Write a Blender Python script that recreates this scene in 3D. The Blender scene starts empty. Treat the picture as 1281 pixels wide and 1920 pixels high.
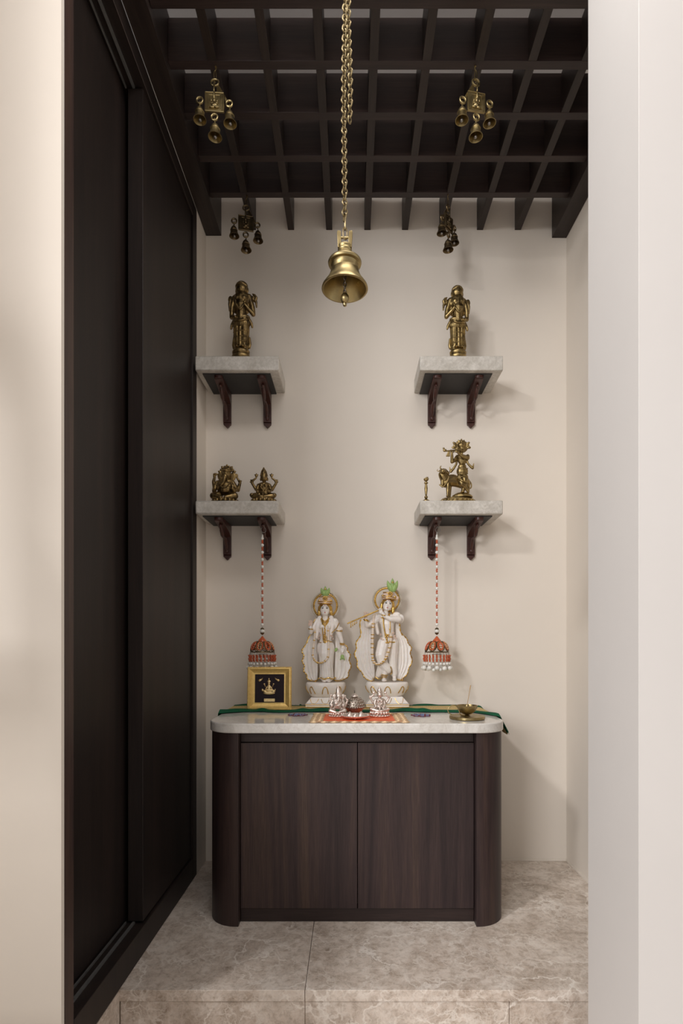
import bpy, bmesh, math, random
from mathutils import Vector, Matrix, Euler
from mathutils import noise as mnoise
random.seed(7)
PI = math.pi
F = 1040.0            # focal length in pixels of the 1281x1920 frame
HZ = 1.1              # camera height above the raised stone floor
S = bpy.context.scene
C = S.collection

# ------------------------------------------------------------------ camera
cd = bpy.data.cameras.new('camera'); cam = bpy.data.objects.new('camera', cd); C.objects.link(cam)
cam.location = (0, 0, HZ); cam.rotation_euler = (PI/2, 0, 0)
cd.sensor_fit = 'HORIZONTAL'; cd.sensor_width = 36; cd.lens = 36*F/1281
cd.shift_x = -19.5/1281; cd.shift_y = 245/1281; cd.clip_start = .02
S.camera = cam
# ------------------------------------------------------------------ light
w = bpy.data.worlds.new('world'); S.world = w; w.use_nodes = True
bg = w.node_tree.nodes['Background']; bg.inputs[0].default_value = (1.0, .975, .95, 1); bg.inputs[1].default_value = .63
def area(name, loc, target, sx, sy, power, col):
    l = bpy.data.lights.new(name, 'AREA'); l.shape = 'RECTANGLE'; l.size = sx; l.size_y = sy
    l.energy = power; l.color = col
    o = bpy.data.objects.new(name, l); C.objects.link(o); o.location = loc
    o.rotation_euler = (Vector(target)-Vector(loc)).to_track_quat('-Z', 'Y').to_euler()
    return o
area('window_light', (-4.6, -6.6, 3.3), (.2, 2.5, 1.3), 2.2, 2.2, 325, (1, .985, .985))
area('added_fill_light', (.15, 1.12, 3.42), (.15, 1.12, 0), .9, .5, 12, (1, .975, .95))  # unseen lamp added overhead to brighten the floor and niche walls
area('added_floor_light', (-2.0, -.30, 3.46), (-2.0, -.30, 0), .35, .35, 102, (1, .975, .96))  # unseen lamp added high on the left to light the right-hand floor
vs = S.view_settings
S.display_settings.display_device = 'sRGB'
vs.view_transform = 'Standard'; vs.look = 'None'; vs.gamma = 1; vs.use_curve_mapping = False
vs.exposure = 0.0

# ------------------------------------------------------------------ helpers
def X(px, y): return (px-660)*y/F
def Z(py, y): return HZ-(py-1205)*y/F

class MB:
    def __init__(s): s.v = []; s.f = []; s.uv = None
    def add(s, vs_, fs, M=None):
        b = len(s.v)
        s.v += [(M @ Vector(p)) if M else Vector(p) for p in vs_]
        s.f += [tuple(i+b for i in f) for f in fs]
        return s
    def box(s, x0, x1, y0, y1, z0, z1, M=None):
        vs_ = [(x, y, z) for x in (x0, x1) for y in (y0, y1) for z in (z0, z1)]
        return s.add(vs_, [(0,1,3,2),(4,6,7,5),(0,4,5,1),(2,3,7,6),(0,2,6,4),(1,5,7,3)], M)
    def lathe(s, prof, n=24, c=(0,0,0), M=None, sy=1.0, a0=0):
        vs_ = []; fs = []; m = len(prof)
        for k in range(n):
            a = a0+2*PI*k/n
            for r, z in prof: vs_.append((c[0]+r*math.cos(a), c[1]+r*sy*math.sin(a), c[2]+z))
        for k in range(n):
            k2 = (k+1) % n
            for j in range(m-1): fs.append((k*m+j, k2*m+j, k2*m+j+1, k*m+j+1))
        if prof[0][0] > 1e-6: fs.append(tuple((n-1-k)*m for k in range(n)))
        if prof[-1][0] > 1e-6: fs.append(tuple(k*m+m-1 for k in range(n)))
        return s.add(vs_, fs, M)
    def tube(s, pts, r, n=8, closed=False, M=None):
        pts = [Vector(p) for p in pts]; N = len(pts)
        rr = r if isinstance(r, (list, tuple)) else [r]*N
        tang = []
        for i in range(N):
            a = pts[(i-1) % N] if (closed or i > 0) else pts[i]
            b = pts[(i+1) % N] if (closed or i < N-1) else pts[i]
            t = b-a; tang.append(t.normalized() if t.length > 1e-9 else Vector((0,0,1)))
        t0 = tang[0]; up = Vector((0,0,1)) if abs(t0.z) < .9 else Vector((0,1,0))
        nrm = t0.cross(up).normalized(); vs_ = []; fs = []
        for i in range(N):
            t = tang[i]; nrm = (nrm-t*nrm.dot(t))
            nrm = nrm.normalized() if nrm.length > 1e-9 else t.orthogonal().normalized()
            b = t.cross(nrm)
            for k in range(n):
                a = 2*PI*k/n; vs_.append(pts[i]+(nrm*math.cos(a)+b*math.sin(a))*rr[i])
        for i in range(N if closed else N-1):
            i2 = (i+1) % N
            for k in range(n):
                k2 = (k+1) % n; fs.append((i*n+k, i*n+k2, i2*n+k2, i2*n+k))
        if not closed:
            fs.append(tuple(range(n-1, -1, -1))); fs.append(tuple((N-1)*n+k for k in range(n)))
        return s.add(vs_, fs, M)
    def ell(s, c, r, n=16, m=10, rot=None, M=None):
        if not isinstance(r, (list, tuple)): r = (r, r, r)
        vs_ = [(0,0,r[2])]; fs = []
        for j in range(1, m):
            p = PI*j/m
            for k in range(n):
                a = 2*PI*k/n; vs_.append((r[0]*math.sin(p)*math.cos(a), r[1]*math.sin(p)*math.sin(a), r[2]*math.cos(p)))
        vs_.append((0,0,-r[2])); L = len(vs_)-1
        for k in range(n):
            k2 = (k+1) % n; fs.append((0, 1+k, 1+k2)); fs.append((L, 1+(m-2)*n+k2, 1+(m-2)*n+k))
            for j in range(m-2): fs.append((1+j*n+k, 1+(j+1)*n+k, 1+(j+1)*n+k2, 1+j*n+k2))
        T = Matrix.Translation(Vector(c))
        if rot: T = T @ Euler(rot).to_matrix().to_4x4()
        if M: T = M @ T
        return s.add(vs_, fs, T)
    def cap(s, p, q, r1, r2=None, n=12, M=None):
        r2 = r1 if r2 is None else r2
        p = Vector(p); q = Vector(q); d = (q-p)
        if d.length < 1e-9: return s.ell(p, r1, M=M)
        d.normalize(); P = []; R = []
        for a in (0.12, .5, .8, 1): P.append(p-d*r1*math.sqrt(1-min(1,a)**2 if a<1 else 0)); R.append(r1*a)
        for a in (1, .8, .5, .12): P.append(q+d*r2*(math.sqrt(1-a*a) if a<1 else 0)); R.append(r2*a)
        return s.tube(P, R, n, M=M)
    def prism(s, poly, y0, y1, M=None):
        n = len(poly)
        vs_ = [(x, y0, z) for x, z in poly]+[(x, y1, z) for x, z in poly]
        fs = [tuple(range(n)), tuple(range(2*n-1, n-1, -1))]
        fs += [(i, i+n, (i+1) % n+n, (i+1) % n) for i in range(n)]
        return s.add(vs_, fs, M)
    def zprism(s, poly, z0, z1):
        n = len(poly)
        vs_ = [(x, y, z0) for x, y in poly]+[(x, y, z1) for x, y in poly]
        fs = [tuple(range(n-1, -1, -1)), tuple(range(n, 2*n))]
        fs += [(i, (i+1) % n, (i+1) % n+n, i+n) for i in range(n)]
        return s.add(vs_, fs)
    def sheet(s, fn, nu, nv, off=(0, .002, 0), uv=False):
        off = Vector(off); W = nu+1; vs_ = []; fs = []
        for j in range(nv+1):
            for i in range(nu+1): vs_.append(Vector(fn(i/nu, j/nv)))
        B = len(vs_); vs_ += [p+off for p in vs_]
        for j in range(nv):
            for i in range(nu):
                a = j*W+i; fs.append((a, a+1, a+W+1, a+W)); fs.append((B+a, B+a+W, B+a+W+1, B+a+1))
        for i in range(nu):
            fs.append((i, B+i, B+i+1, i+1)); a = nv*W+i; fs.append((a, a+1, B+a+1, B+a))
        for j in range(nv):
            a = j*W; fs.append((a, a+W, B+a+W, B+a)); a = j*W+nu; fs.append((a, B+a, B+a+W, a+W))
        if uv: s.uv = [(i/nu, j/nv) for j in range(nv+1) for i in range(nu+1)]*2
        return s.add(vs_, fs)
    def mesh(s, name, smooth=True, ang=40, fix=True):
        me = bpy.data.meshes.new(name); me.from_pydata([tuple(p) for p in s.v], [], s.f)
        if s.uv:
            l = me.uv_layers.new(name='UVMap')
            for lp in me.loops: l.data[lp.index].uv = s.uv[lp.vertex_index]
        if fix:
            bm = bmesh.new(); bm.from_mesh(me); bmesh.ops.recalc_face_normals(bm, faces=bm.faces); bm.to_mesh(me); bm.free()
        if smooth:
            me.polygons.foreach_set('use_smooth', [True]*len(me.polygons))
            me.set_sharp_from_angle(angle=math.radians(ang))
        me.update(); return me
    def build(s, name, m, parent=None, bevel=0, label=None, **k):
        return link(name, s.mesh(name, **k), m, parent, bevel, label)

def link(name, me, m, parent=None, bevel=0, label=None):
    o = bpy.data.objects.new(name, me); C.objects.link(o)
    if m and not me.materials: me.materials.append(m)
    if parent: o.parent = parent
    if bevel:
        b = o.modifiers.new('bevel', 'BEVEL'); b.width = bevel; b.segments = 2; b.limit_method = 'ANGLE'; b.angle_limit = math.radians(50)
        me.polygons.foreach_set('use_smooth', [True]*len(me.polygons)); me.set_sharp_from_angle(angle=math.radians(40))
    if label: o['label'] = label
    return o
def tag(o, label, cat, group=None):
    o['label'] = label; o['category'] = cat
    if group: o['group'] = group
    return o
def struct(o): o['kind'] = 'structure'; return o
def thing(name, label, cat, loc=(0,0,0), rz=0, group=None):
    o = bpy.data.objects.new(name, None); C.objects.link(o); o.empty_display_size = .03
    o.location = loc; o.rotation_euler = (0, 0, rz)
    return tag(o, label, cat, group)
def copy_tree(o, parent=None):
    c = o.copy(); C.objects.link(c); c.parent = parent
    for ch in [q for q in bpy.data.objects if q.parent == o and q != c]: copy_tree(ch, c)
    return c
def sculpt(mb, name, m, parent, voxel, smooth=2, label=None):
    """fuse overlapping forms into one continuous cast / carved surface"""
    me = mb.mesh(name+'_raw', smooth=False)
    t = bpy.data.objects.new('t', me); C.objects.link(t)
    r = t.modifiers.new('r', 'REMESH'); r.mode = 'VOXEL'; r.voxel_size = voxel
    if smooth:
        q = t.modifiers.new('s', 'SMOOTH'); q.factor = .5; q.iterations = smooth
    dg = bpy.context.evaluated_depsgraph_get(); dg.update()
    me2 = bpy.data.meshes.new_from_object(t.evaluated_get(dg)); me2.name = name
    bpy.data.objects.remove(t); bpy.data.meshes.remove(me)
    me2.materials.clear()
    me2.polygons.foreach_set('use_smooth', [True]*len(me2.polygons))
    return link(name, me2, m, parent, label=label)

# ------------------------------------------------------------------ materials
def nodes(name):
    m = bpy.data.materials.new(name); m.use_nodes = True; nt = m.node_tree
    return m, nt, nt.nodes['Principled BSDF']
def N(nt, t, **k):
    n = nt.nodes.new(t)
    for a, v in k.items():
        if a in n.inputs: n.inputs[a].default_value = v
        else: setattr(n, a, v)
    return n
def ramp(nt, fac, stops, interp='LINEAR'):
    r = nt.nodes.new('ShaderNodeValToRGB'); r.color_ramp.interpolation = interp
    e = r.color_ramp.elements
    while len(e) < len(stops): e.new(.5)
    for q, (p, c) in zip(e, stops): q.position = p; q.color = (*c, 1) if len(c) == 3 else c
    nt.links.new(fac, r.inputs[0]); return r.outputs[0]
def mixc(nt, fac, a, b, mode='MIX'):
    n = nt.nodes.new('ShaderNodeMix'); n.data_type = 'RGBA'; n.blend_type = mode
    for i, v in ((0, fac), (6, a), (7, b)):
        if hasattr(v, 'is_output') or isinstance(v, bpy.types.NodeSocket): nt.links.new(v, n.inputs[i])
        else: n.inputs[i].default_value = v if i == 0 else (*v, 1)
    return n.outputs[2]
def coord(nt, scale=(1,1,1), kind='Object', loc=(0,0,0)):
    t = nt.nodes.new('ShaderNodeTexCoord'); mp = nt.nodes.new('ShaderNodeMapping')
    mp.inputs['Scale'].default_value = scale; mp.inputs['Location'].default_value = loc
    nt.links.new(t.outputs[kind], mp.inputs[0]); return mp.outputs[0]
def noise(nt, vec, scale, detail=4, rough=.55, dist=0):
    n = N(nt, 'ShaderNodeTexNoise', Scale=scale, Detail=detail, Roughness=rough, Distortion=dist)
    nt.links.new(vec, n.inputs['Vector']); return n.outputs['Fac']
def bump(nt, b, h, strength, dist=.001):
    n = N(nt, 'ShaderNodeBump', Strength=strength, Distance=dist); nt.links.new(h, n.inputs['Height'])
    nt.links.new(n.outputs[0], b.inputs['Normal'])
def solid(name, col, rough=.5, metal=0, nz=0, spec=None):
    m, nt, b = nodes(name); b.inputs['Base Color'].default_value = (*col, 1)
    b.inputs['Roughness'].default_value = rough; b.inputs['Metallic'].default_value = metal
    if spec is not None: b.inputs['Specular IOR Level'].default_value = spec
    f = noise(nt, coord(nt), 60, 3)
    c = ramp(nt, f, [(.3, tuple(x*(1-.12-nz) for x in col)), (.7, tuple(min(1, x*(1+.08+nz)) for x in col))])
    nt.links.new(c, b.inputs['Base Color']); return m
def paint_mat(name, col, rough=.75):
    m, nt, b = nodes(name); v = coord(nt, kind='Object')
    f = noise(nt, v, 2.2, 5, .6); c = ramp(nt, f, [(.3, tuple(x*.965 for x in col)), (.7, col)])
    nt.links.new(c, b.inputs['Base Color']); b.inputs['Roughness'].default_value = rough
    bump(nt, b, noise(nt, v, 180, 3), .06); return m
def wood_mat(name, axis, dark, mid, light, rough=.42):
    m, nt, b = nodes(name)
    sc = {'z': (1, 1, .035), 'x': (.035, 1, 1), 'y': (1, .035, 1)}[axis]
    v = coord(nt, sc, 'Object'); info = nt.nodes.new('ShaderNodeObjectInfo')
    ad = N(nt, 'ShaderNodeVectorMath', operation='ADD'); nt.links.new(v, ad.inputs[0])
    sc_ = N(nt, 'ShaderNodeVectorMath', operation='SCALE', Scale=3.0)
    nt.links.new(info.outputs['Location'], sc_.inputs[0]); nt.links.new(sc_.outputs[0], ad.inputs[1]); v = ad.outputs[0]
    broad = noise(nt, v, 14, 4, .6, .8); fine = noise(nt, v, 260, 6, .7)
    c = ramp(nt, broad, [(.32, dark), (.5, mid), (.68, light)])
    g = ramp(nt, fine, [(.35, (.72,.72,.72)), (.6, (1.12,1.1,1.1))])
    c = mixc(nt, 1.0, c, g, 'MULTIPLY'); nt.links.new(c, b.inputs['Base Color'])
    b.inputs['Roughness'].default_value = rough; b.inputs['Specular IOR Level'].default_value = .35
    bump(nt, b, fine, .12, .0006); return m
def stone_floor():
    m, nt, b = nodes('beige_marble_floor'); v = coord(nt, kind='Object')
    warp = N(nt, 'ShaderNodeTexNoise', Scale=5.0, Detail=5.0, Roughness=.6); nt.links.new(v, warp.inputs['Vector'])
    vm = N(nt, 'ShaderNodeVectorMath', operation='MULTIPLY_ADD'); nt.links.new(warp.outputs['Color'], vm.inputs[0])
    vm.inputs[1].default_value = (.32,.32,.32); nt.links.new(v, vm.inputs[2])
    base = ramp(nt, noise(nt, v, 5.5, 6, .65, .8), [(.34, (.44,.355,.285)), (.5, (.62,.53,.455)), (.64, (.76,.68,.605))])
    base = mixc(nt, 1.0, base, ramp(nt, noise(nt, v, 34, 6, .7, .5), [(.36, (.70,.66,.62)), (.56, (1.05,1.05,1.05))]), 'MULTIPLY')
    def vein(scale, wd, seed):
        vo = nt.nodes.new('ShaderNodeTexVoronoi'); vo.feature = 'DISTANCE_TO_EDGE'; vo.inputs['Scale'].default_value = scale
        a = N(nt, 'ShaderNodeVectorMath', operation='ADD'); a.inputs[1].default_value = (seed, seed*.7, seed*.3)
        nt.links.new(vm.outputs[0], a.inputs[0]); nt.links.new(a.outputs[0], vo.inputs['Vector'])
        return ramp(nt, vo.outputs['Distance'], [(0, (1,1,1)), (wd, (0,0,0))])
    msk = ramp(nt, noise(nt, v, 4, 3), [(.40, (.15,.15,.15)), (.58, (1,1,1))])
    msk2 = ramp(nt, noise(nt, v, 9, 4), [(.4, (.1,.1,.1)), (.62, (1,1,1))])
    c = mixc(nt, mixc(nt, 1.0, mixc(nt, 1.0, vein(3.2, .022, 0), msk, 'MULTIPLY'), (.95,.95,.95), 'MULTIPLY'), base, (.90,.84,.77))
    c = mixc(nt, mixc(nt, 1.0, mixc(nt, 1.0, vein(17, .09, 3), msk2, 'MULTIPLY'), (.75,.75,.75), 'MULTIPLY'), c, (.84,.78,.71))
    c = mixc(nt, mixc(nt, 1.0, vein(46, .16, 7), (.38,.38,.38), 'MULTIPLY'), c, (.70,.64,.58))
    nt.links.new(c, b.inputs['Base Color']); b.inputs['Roughness'].default_value = .33
    return m
def marble_mat(name, a, bcol, vc, spots=False, rough=.22):
    m, nt, b = nodes(name); v = coord(nt, kind='Object')
    f = noise(nt, v, 7, 8, .68, 1.6); c = ramp(nt, f, [(.3, a), (.7, bcol)])
    g = noise(nt, v, 3.0, 6, .6, 3.2); ve = ramp(nt, g, [(.47, (0,0,0)), (.5, (.55,.55,.55)), (.53, (0,0,0))])
    c = mixc(nt, ve, c, vc)
    sp = ramp(nt, noise(nt, v, 70, 5, .75), [(.42, (.78,.77,.75)), (.58, (1.03,1.03,1.03))])
    c = mixc(nt, .3 if spots else .6, c, mixc(nt, 1.0, c, sp, 'MULTIPLY'))
    if spots:
        s1 = ramp(nt, noise(nt, v, 38, 5, .7), [(.62, (0,0,0)), (.68, (1,1,1))])
        t = nt.nodes.new('ShaderNodeTexCoord'); sx = nt.nodes.new('ShaderNodeSeparateXYZ'); nt.links.new(t.outputs['Object'], sx.inputs[0])
        region = ramp(nt, sx.outputs[0], [(.24, (0,0,0)), (.36, (1,1,1)), (.52, (1,1,1)), (.6, (0,0,0))])
        c = mixc(nt, mixc(nt, 1.0, s1, region, 'MULTIPLY'), c, (.22,.12,.11))
    nt.links.new(c, b.inputs['Base Color']); b.inputs['Roughness'].default_value = rough
    return m
def metal_mat(name, hi, lo, rough=.38, scale=40, metal=1.0, cav=True):
    m, nt, b = nodes(name); v = coord(nt, kind='Object')
    f = noise(nt, v, scale, 5, .65); c = ramp(nt, f, [(.35, lo), (.65, hi)])
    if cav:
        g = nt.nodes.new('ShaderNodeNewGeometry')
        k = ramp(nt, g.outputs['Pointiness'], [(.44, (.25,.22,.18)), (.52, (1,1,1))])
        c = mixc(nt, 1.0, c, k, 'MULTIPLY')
    nt.links.new(c, b.inputs['Base Color']); b.inputs['Metallic'].default_value = metal
    nt.links.new(ramp(nt, noise(nt, v, scale*1.7, 3), [(.3, (rough*.75,)*3), (.7, (min(1, rough*1.35),)*3)]), b.inputs['Roughness'])
    bump(nt, b, noise(nt, v, scale*7, 4), .25, .0008)
    return m

WALL = paint_mat('cream_wall_paint', (.80,.735,.655))
PIER = paint_mat('pale_wall_paint', (.71,.685,.665))
CEIL = paint_mat('white_ceiling_paint', (.80,.78,.80))
WZ = wood_mat('dark_walnut_vertical_grain', 'z', (.030,.019,.019), (.045,.028,.025), (.067,.040,.031))
WX = wood_mat('dark_walnut_horizontal_grain', 'x', (.024,.016,.015), (.033,.021,.019), (.044,.028,.024))
WY = wood_mat('dark_walnut_depth_grain', 'y', (.020,.014,.012), (.028,.019,.016), (.037,.026,.021))
DOORW = wood_mat('walnut_cabinet_door', 'z', (.026,.017,.018), (.046,.029,.028), (.070,.044,.034), .45)
DARKV = wood_mat('shade_darkened_wardrobe_walnut', 'z', (.014,.010,.009), (.019,.013,.011), (.026,.017,.014), .5)  # same walnut as the cabinet, its shade put into a darker colour
EDGE = solid('trim_and_edge_highlight', (.12,.09,.08), .5)  # paler wood for the trim strip and the painted door-top highlight
REDW = solid('reddish_brown_bracket_wood', (.055,.018,.013), .38, nz=.15)
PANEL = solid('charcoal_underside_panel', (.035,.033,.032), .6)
ALU = solid('brushed_aluminium_track', (.42,.43,.42), .4, .85)
FLOOR = stone_floor()
GROUT = solid('grout_line', (.60,.48,.35), .8)
SHELF = marble_mat('shelf_marble', (.47,.44,.39), (.74,.71,.66), (.52,.48,.42), rough=.4)
TOPM = marble_mat('counter_marble', (.66,.63,.585), (.82,.80,.765), (.58,.54,.49), spots=True, rough=.10)
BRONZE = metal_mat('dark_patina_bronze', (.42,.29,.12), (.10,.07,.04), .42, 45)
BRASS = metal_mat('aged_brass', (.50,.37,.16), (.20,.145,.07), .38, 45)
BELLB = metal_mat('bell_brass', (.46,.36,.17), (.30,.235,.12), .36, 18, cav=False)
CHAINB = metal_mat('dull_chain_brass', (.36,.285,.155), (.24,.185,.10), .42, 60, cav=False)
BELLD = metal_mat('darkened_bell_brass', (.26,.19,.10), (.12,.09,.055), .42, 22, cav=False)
IRON = solid('dull_steel', (.32,.30,.28), .4, .9)
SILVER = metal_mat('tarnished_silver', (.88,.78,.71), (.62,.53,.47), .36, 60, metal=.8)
GOLD = metal_mat('gold_paint', (.85,.58,.18), (.55,.34,.09), .32, 90, cav=False)
FRAMEG = metal_mat('gilded_frame', (.92,.66,.24), (.80,.54,.18), .42, 60, metal=.55, cav=False)
WHITE = solid('white_marble_figure', (.93,.88,.83), .30)
for n_ in WHITE.node_tree.nodes:
    if n_.type == 'BSDF_PRINCIPLED': n_.inputs['Subsurface Weight'].default_value = .25; n_.inputs['Subsurface Scale'].default_value = .008; n_.inputs['Subsurface Radius'].default_value = (1, .8, .6)
    if n_.type == 'VALTORGB': n_.color_ramp.elements[0].color = (.90,.84,.78,1); n_.color_ramp.elements[1].color = (.95,.90,.86,1)
BLUSH = solid('blush_marble_tint', (.74,.56,.46), .4)
CREAM = solid('cream_tinted_marble', (.86,.74,.62), .38)
GREEN = solid('pale_green_petal', (.34,.50,.17), .4)
CLEAR = solid('pale_bead_ring', (.62,.57,.48), .2)
INK = solid('dark_paint', (.02,.015,.015), .5)
LIP = solid('pink_paint', (.55,.18,.14), .5)
ORANGE = solid('orange_satin', (.90,.14,.035), .5)
OBEAD = solid('orange_red_beads', (.60,.12,.04), .28)
PEARL = solid('pearl', (.84,.83,.78), .14)
VELVET = solid('black_maroon_velvet', (.014,.005,.009), .8)
REL = metal_mat('pale_gold_relief', (.85,.66,.36), (.7,.5,.22), .35, 90, cav=False)
MAROONB = solid('maroon_beads', (.16,.02,.03), .3)
BLUEB = solid('blue_grey_beads', (.20,.25,.42), .25)
STICK = solid('incense_stick', (.50,.33,.17), .8)

# ================================================================== SETTING
BW = 2.797            # back wall plane
XL, XR = -.736, 1.082 # side planes of the niche
YS = 1.755            # front edge of the raised stone floor
CZ = 3.78
struct(MB().box(-1.3, 1.25, BW, BW+.12, -.3, CZ).build('wall_back', WALL, smooth=False))
struct(MB().box(XR, XR+.12, 1.45, BW, -.3, CZ).build('wall_right', WALL, smooth=False))
struct(MB().box(-1.3, XL, 2.632, BW, -.02, CZ).build('wall_left', WALL, smooth=False))
struct(MB().zprism([(-6, 1.404), (XL, 1.404), (XL, 1.4185), (-1.215, 1.4185), (-1.215, 1.52), (-6, 1.52)], -.3, CZ).build('wall_left_front', WALL, smooth=False))
pr = struct(MB().box(.69, 4.2, 1.334, 1.62, -.3, CZ).build('wall_right_front', PIER, smooth=False, bevel=.001))
struct(MB().box(-4.2, 4.2, -2.6, BW+.1, CZ, CZ+.1).build('ceiling', CEIL, smooth=False))
struct(MB().box(-6, -1.061, .74, .82, -.28, 1.2).prism([(-6,1.9), (-1.06,1.9), (-1.06,-.28), (-.12,-.28), (-1.03,1.09), (-1.03,1.75), (-1.20,2.14), (-1.20,CZ), (-6, CZ)], .74, .82).build('added_light_blocker', WALL, smooth=False))  # added unseen blocker, outline and opening shaped to shade cabinet, floor and left wall
# raised stone floor: marble slabs, nosing and riser slabs
fl = struct(MB().box(-1.3, XR+.1, YS+.012, BW+.05, -.26, -.022).build('floor', GROUT, smooth=False))
def slab(name, x0, x1, y0, y1, z0, z1, bev=.0012):
    o = MB().box(x0, x1, y0, y1, z0, z1).build(name, FLOOR, fl, bevel=bev); return o
g = .0009
for (x0, x1, y0, y1) in ((-1.25, -.149, YS, 2.36), (-.149, XR+.02, YS, 2.36), (-1.25, .33, 2.36, BW+.02), (.33, XR+.02, 2.36, BW+.02)):
    slab('stone_slab', x0+g, x1-g, y0+g, y1-g, -.036, 0)
for (x0, x1) in ((-.736, -.149), (-.149, .50), (.50, XR+.02)):
    slab('riser_slab', x0+g, x1-g, YS+.006, YS+.03, -.25, -.0385)
slab('side_slab', -1.2, XL-.001, 1.42, YS+.004, -.25, -.002)
struct(MB().box(-4.2, 4.2, -5.6, YS+.02, -.30, -.25).build('floor_lower', FLOOR, smooth=False))
# fine sealant line where the walls meet the stone
struct(MB().box(-.55, XR-.004, BW-.004, BW-.0005, .0005, .011).build('baseboard_back', WALL, smooth=False))
struct(MB().box(XR-.004, XR-.0005, 1.66, BW-.004, .0005, .011).build('baseboard_right', WALL, smooth=False))

# ================================================================== WARDROBE
wr = thing('sliding_wardrobe', 'tall dark walnut wardrobe with sliding doors along the left side', 'wardrobe', (-.95, 2.0, 0))
def wp(name, m, x0, x1, y0, y1, z0, z1, bev=.0015, label=None, par=None):
    mb = MB().box(x0, x1, y0, y1, z0, z1); o = mb.build(name, m, par or wr, bevel=bev, label=label)
    o.matrix_parent_inverse = Matrix.Translation((.95, -2.0, 0)); return o
wp('plinth', DARKV, -1.20, XL, 1.470, 2.566, .002, .10)
wp('side_panel', WZ, -1.20, XL, 1.4195, 1.468, .002, 3.15)
wp('side_panel', DARKV, -1.20, XL, 2.568, 2.630, .002, 3.15)
wp('top_rail', DARKV, -1.20, XL, 1.470, 2.566, 3.08, 3.15)
wp('back_panel', DARKV, -1.20, -1.16, 1.47, 2.566, .10, 3.08)
d1 = wp('sliding_door', DARKV, -.852, -.815, 1.472, 2.06, .104, 3.076)
d2 = wp('sliding_door', DARKV, -.798, -.744, 1.975, 2.564, .108, 3.074)
for zz in ((.1005, .108), (3.071, 3.0795)):
    t = wp('door_track', ALU, -.806, -.802, 1.472, 1.973, zz[0], zz[1], 0, 'grey aluminium sliding track')
    t = wp('door_track', ALU, -.780, -.772, 1.472, 1.973, zz[0], zz[1], 0, 'grey aluminium sliding track')
wp('trim_strip', EDGE, -.7362, -.7350, 1.472, 2.566, 3.0785, 3.0805, 0)

# ================================================================== LATTICE
LZ0, LZ1 = 3.179, 3.334
lt = thing('lattice_canopy', 'dark walnut egg-crate lattice canopy spanning the niche under the ceiling', 'lattice', (0, 2.3, LZ0))
def lp(name, m, x0, x1, y0, y1, z0, z1):
    o = MB().box(x0, x1, y0, y1, z0, z1).build(name, m, lt, bevel=.001); o.matrix_parent_inverse = Matrix.Translation((0, -2.3, -LZ0)); return o
cy = [1.789+.1932*k for k in range(5)]
cx = [X(p, BW) for p in (474.5, 546, 617.5, 689, 759.5, 829.5, 900, 971)]
for y in cy: lp('cross_slat', WX, XL+.0785, XR-.0745, y, y+.031, LZ0, LZ1)
for x in cx:
    ys = [1.70]+[q for y in cy for q in (y+.0005, y+.0305)]+[BW-.001]
    for k in range(0, len(ys), 2):
        if ys[k+1]-ys[k] > .01: lp('lattice_slat', WY, x-.0155, x+.0155, ys[k]-.0001, ys[k+1]+.0001, LZ0+.0006, LZ1-.001)
lp('side_beam', WY, XL+.001, XL+.078, 1.60, BW-.001, 3.1505, LZ1+.02)
lp('side_beam', WY, XR-.074, XR-.001, 1.64, BW-.001, 3.140, LZ1+.02)

# ================================================================== ALTAR CABINET
cb = thing('altar_cabinet', 'dark walnut two-door cabinet with rounded corners under the marble top', 'cabinet', (.02, 2.45, 0))
CL, CR, CF, R0 = -.567, .606, 2.146, .118
def cp(mb, name, m, bev=0, label=None, par=None, **k):
    o = mb.build(name, m, par or cb, bevel=bev, label=label, **k); o.matrix_parent_inverse = Matrix.Translation((-.02, -2.45, 0)) if not par else Matrix.Identity(4); return o
xi0, xi1 = X(447, CF), X(893.5, CF)
def corner(side):
    pts = []
    xc = CL+R0 if side < 0 else CR-R0
    for k in range(13):
        a = PI/2*k/12
        pts.append((xc+side*R0*math.cos(a), CF+R0-R0*math.sin(a)))
    xin = xi0 if side < 0 else xi1
    pts += [(xin, CF), (xin, CF+.06), (xc, CF+.10), (xc, BW-.03), ((CL if side < 0 else CR), BW-.03)]
    if side > 0: pts.reverse()
    return pts
cp(MB().zprism(corner(-1), .001, .750), 'corner_post', WZ)
cp(MB().zprism(corner(1), .001, .750), 'corner_post', DOORW)
cp(MB().box(xi0+.001, xi1-.001, 2.187, 2.23, .001, .0525), 'plinth', WX, .001)
cp(MB().box(xi0+.001, xi1-.001, 2.192, 2.24, .7075, .750), 'top_rail', WX, .001)
cp(MB().box(-.44, .48, 2.76, 2.765, .001, .750), 'back_panel', WZ)
xm = X(670.5, 2.18)
for (a, b) in ((xi0+.0025, xm-.0015), (xm+.0015, xi1-.0025)):
    d = cp(MB().box(a, b, 2.180, 2.198, .0555, .7035), 'door', DOORW, .0008)
    e = MB().box(a, b, 2.1795, 2.198, .7036, .7044).build('door_edge_highlight', EDGE, d)  # pale strip paints the highlight along the door's top edge
ct = MB()
def rrect(x0, x1, y0, y1, r):
    pts = []
    for (cx_, cy_, a0) in ((x0+r, y0+r, PI), (x1-r, y0+r, 1.5*PI)):
        for k in range(15):
            a = a0+PI/2*k/14; pts.append((cx_+r*math.cos(a), cy_+r*math.sin(a)))
    return pts+[(x1, y1), (x0, y1)]
ct.zprism(rrect(-.5715, .6105, 2.13, BW-.002, .125), .7512, .789)
tag(ct.build('marble_countertop', TOPM, bevel=.004), 'pale polished marble slab with rounded front corners lying on the walnut cabinet', 'countertop')
TZ = .7892

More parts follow.
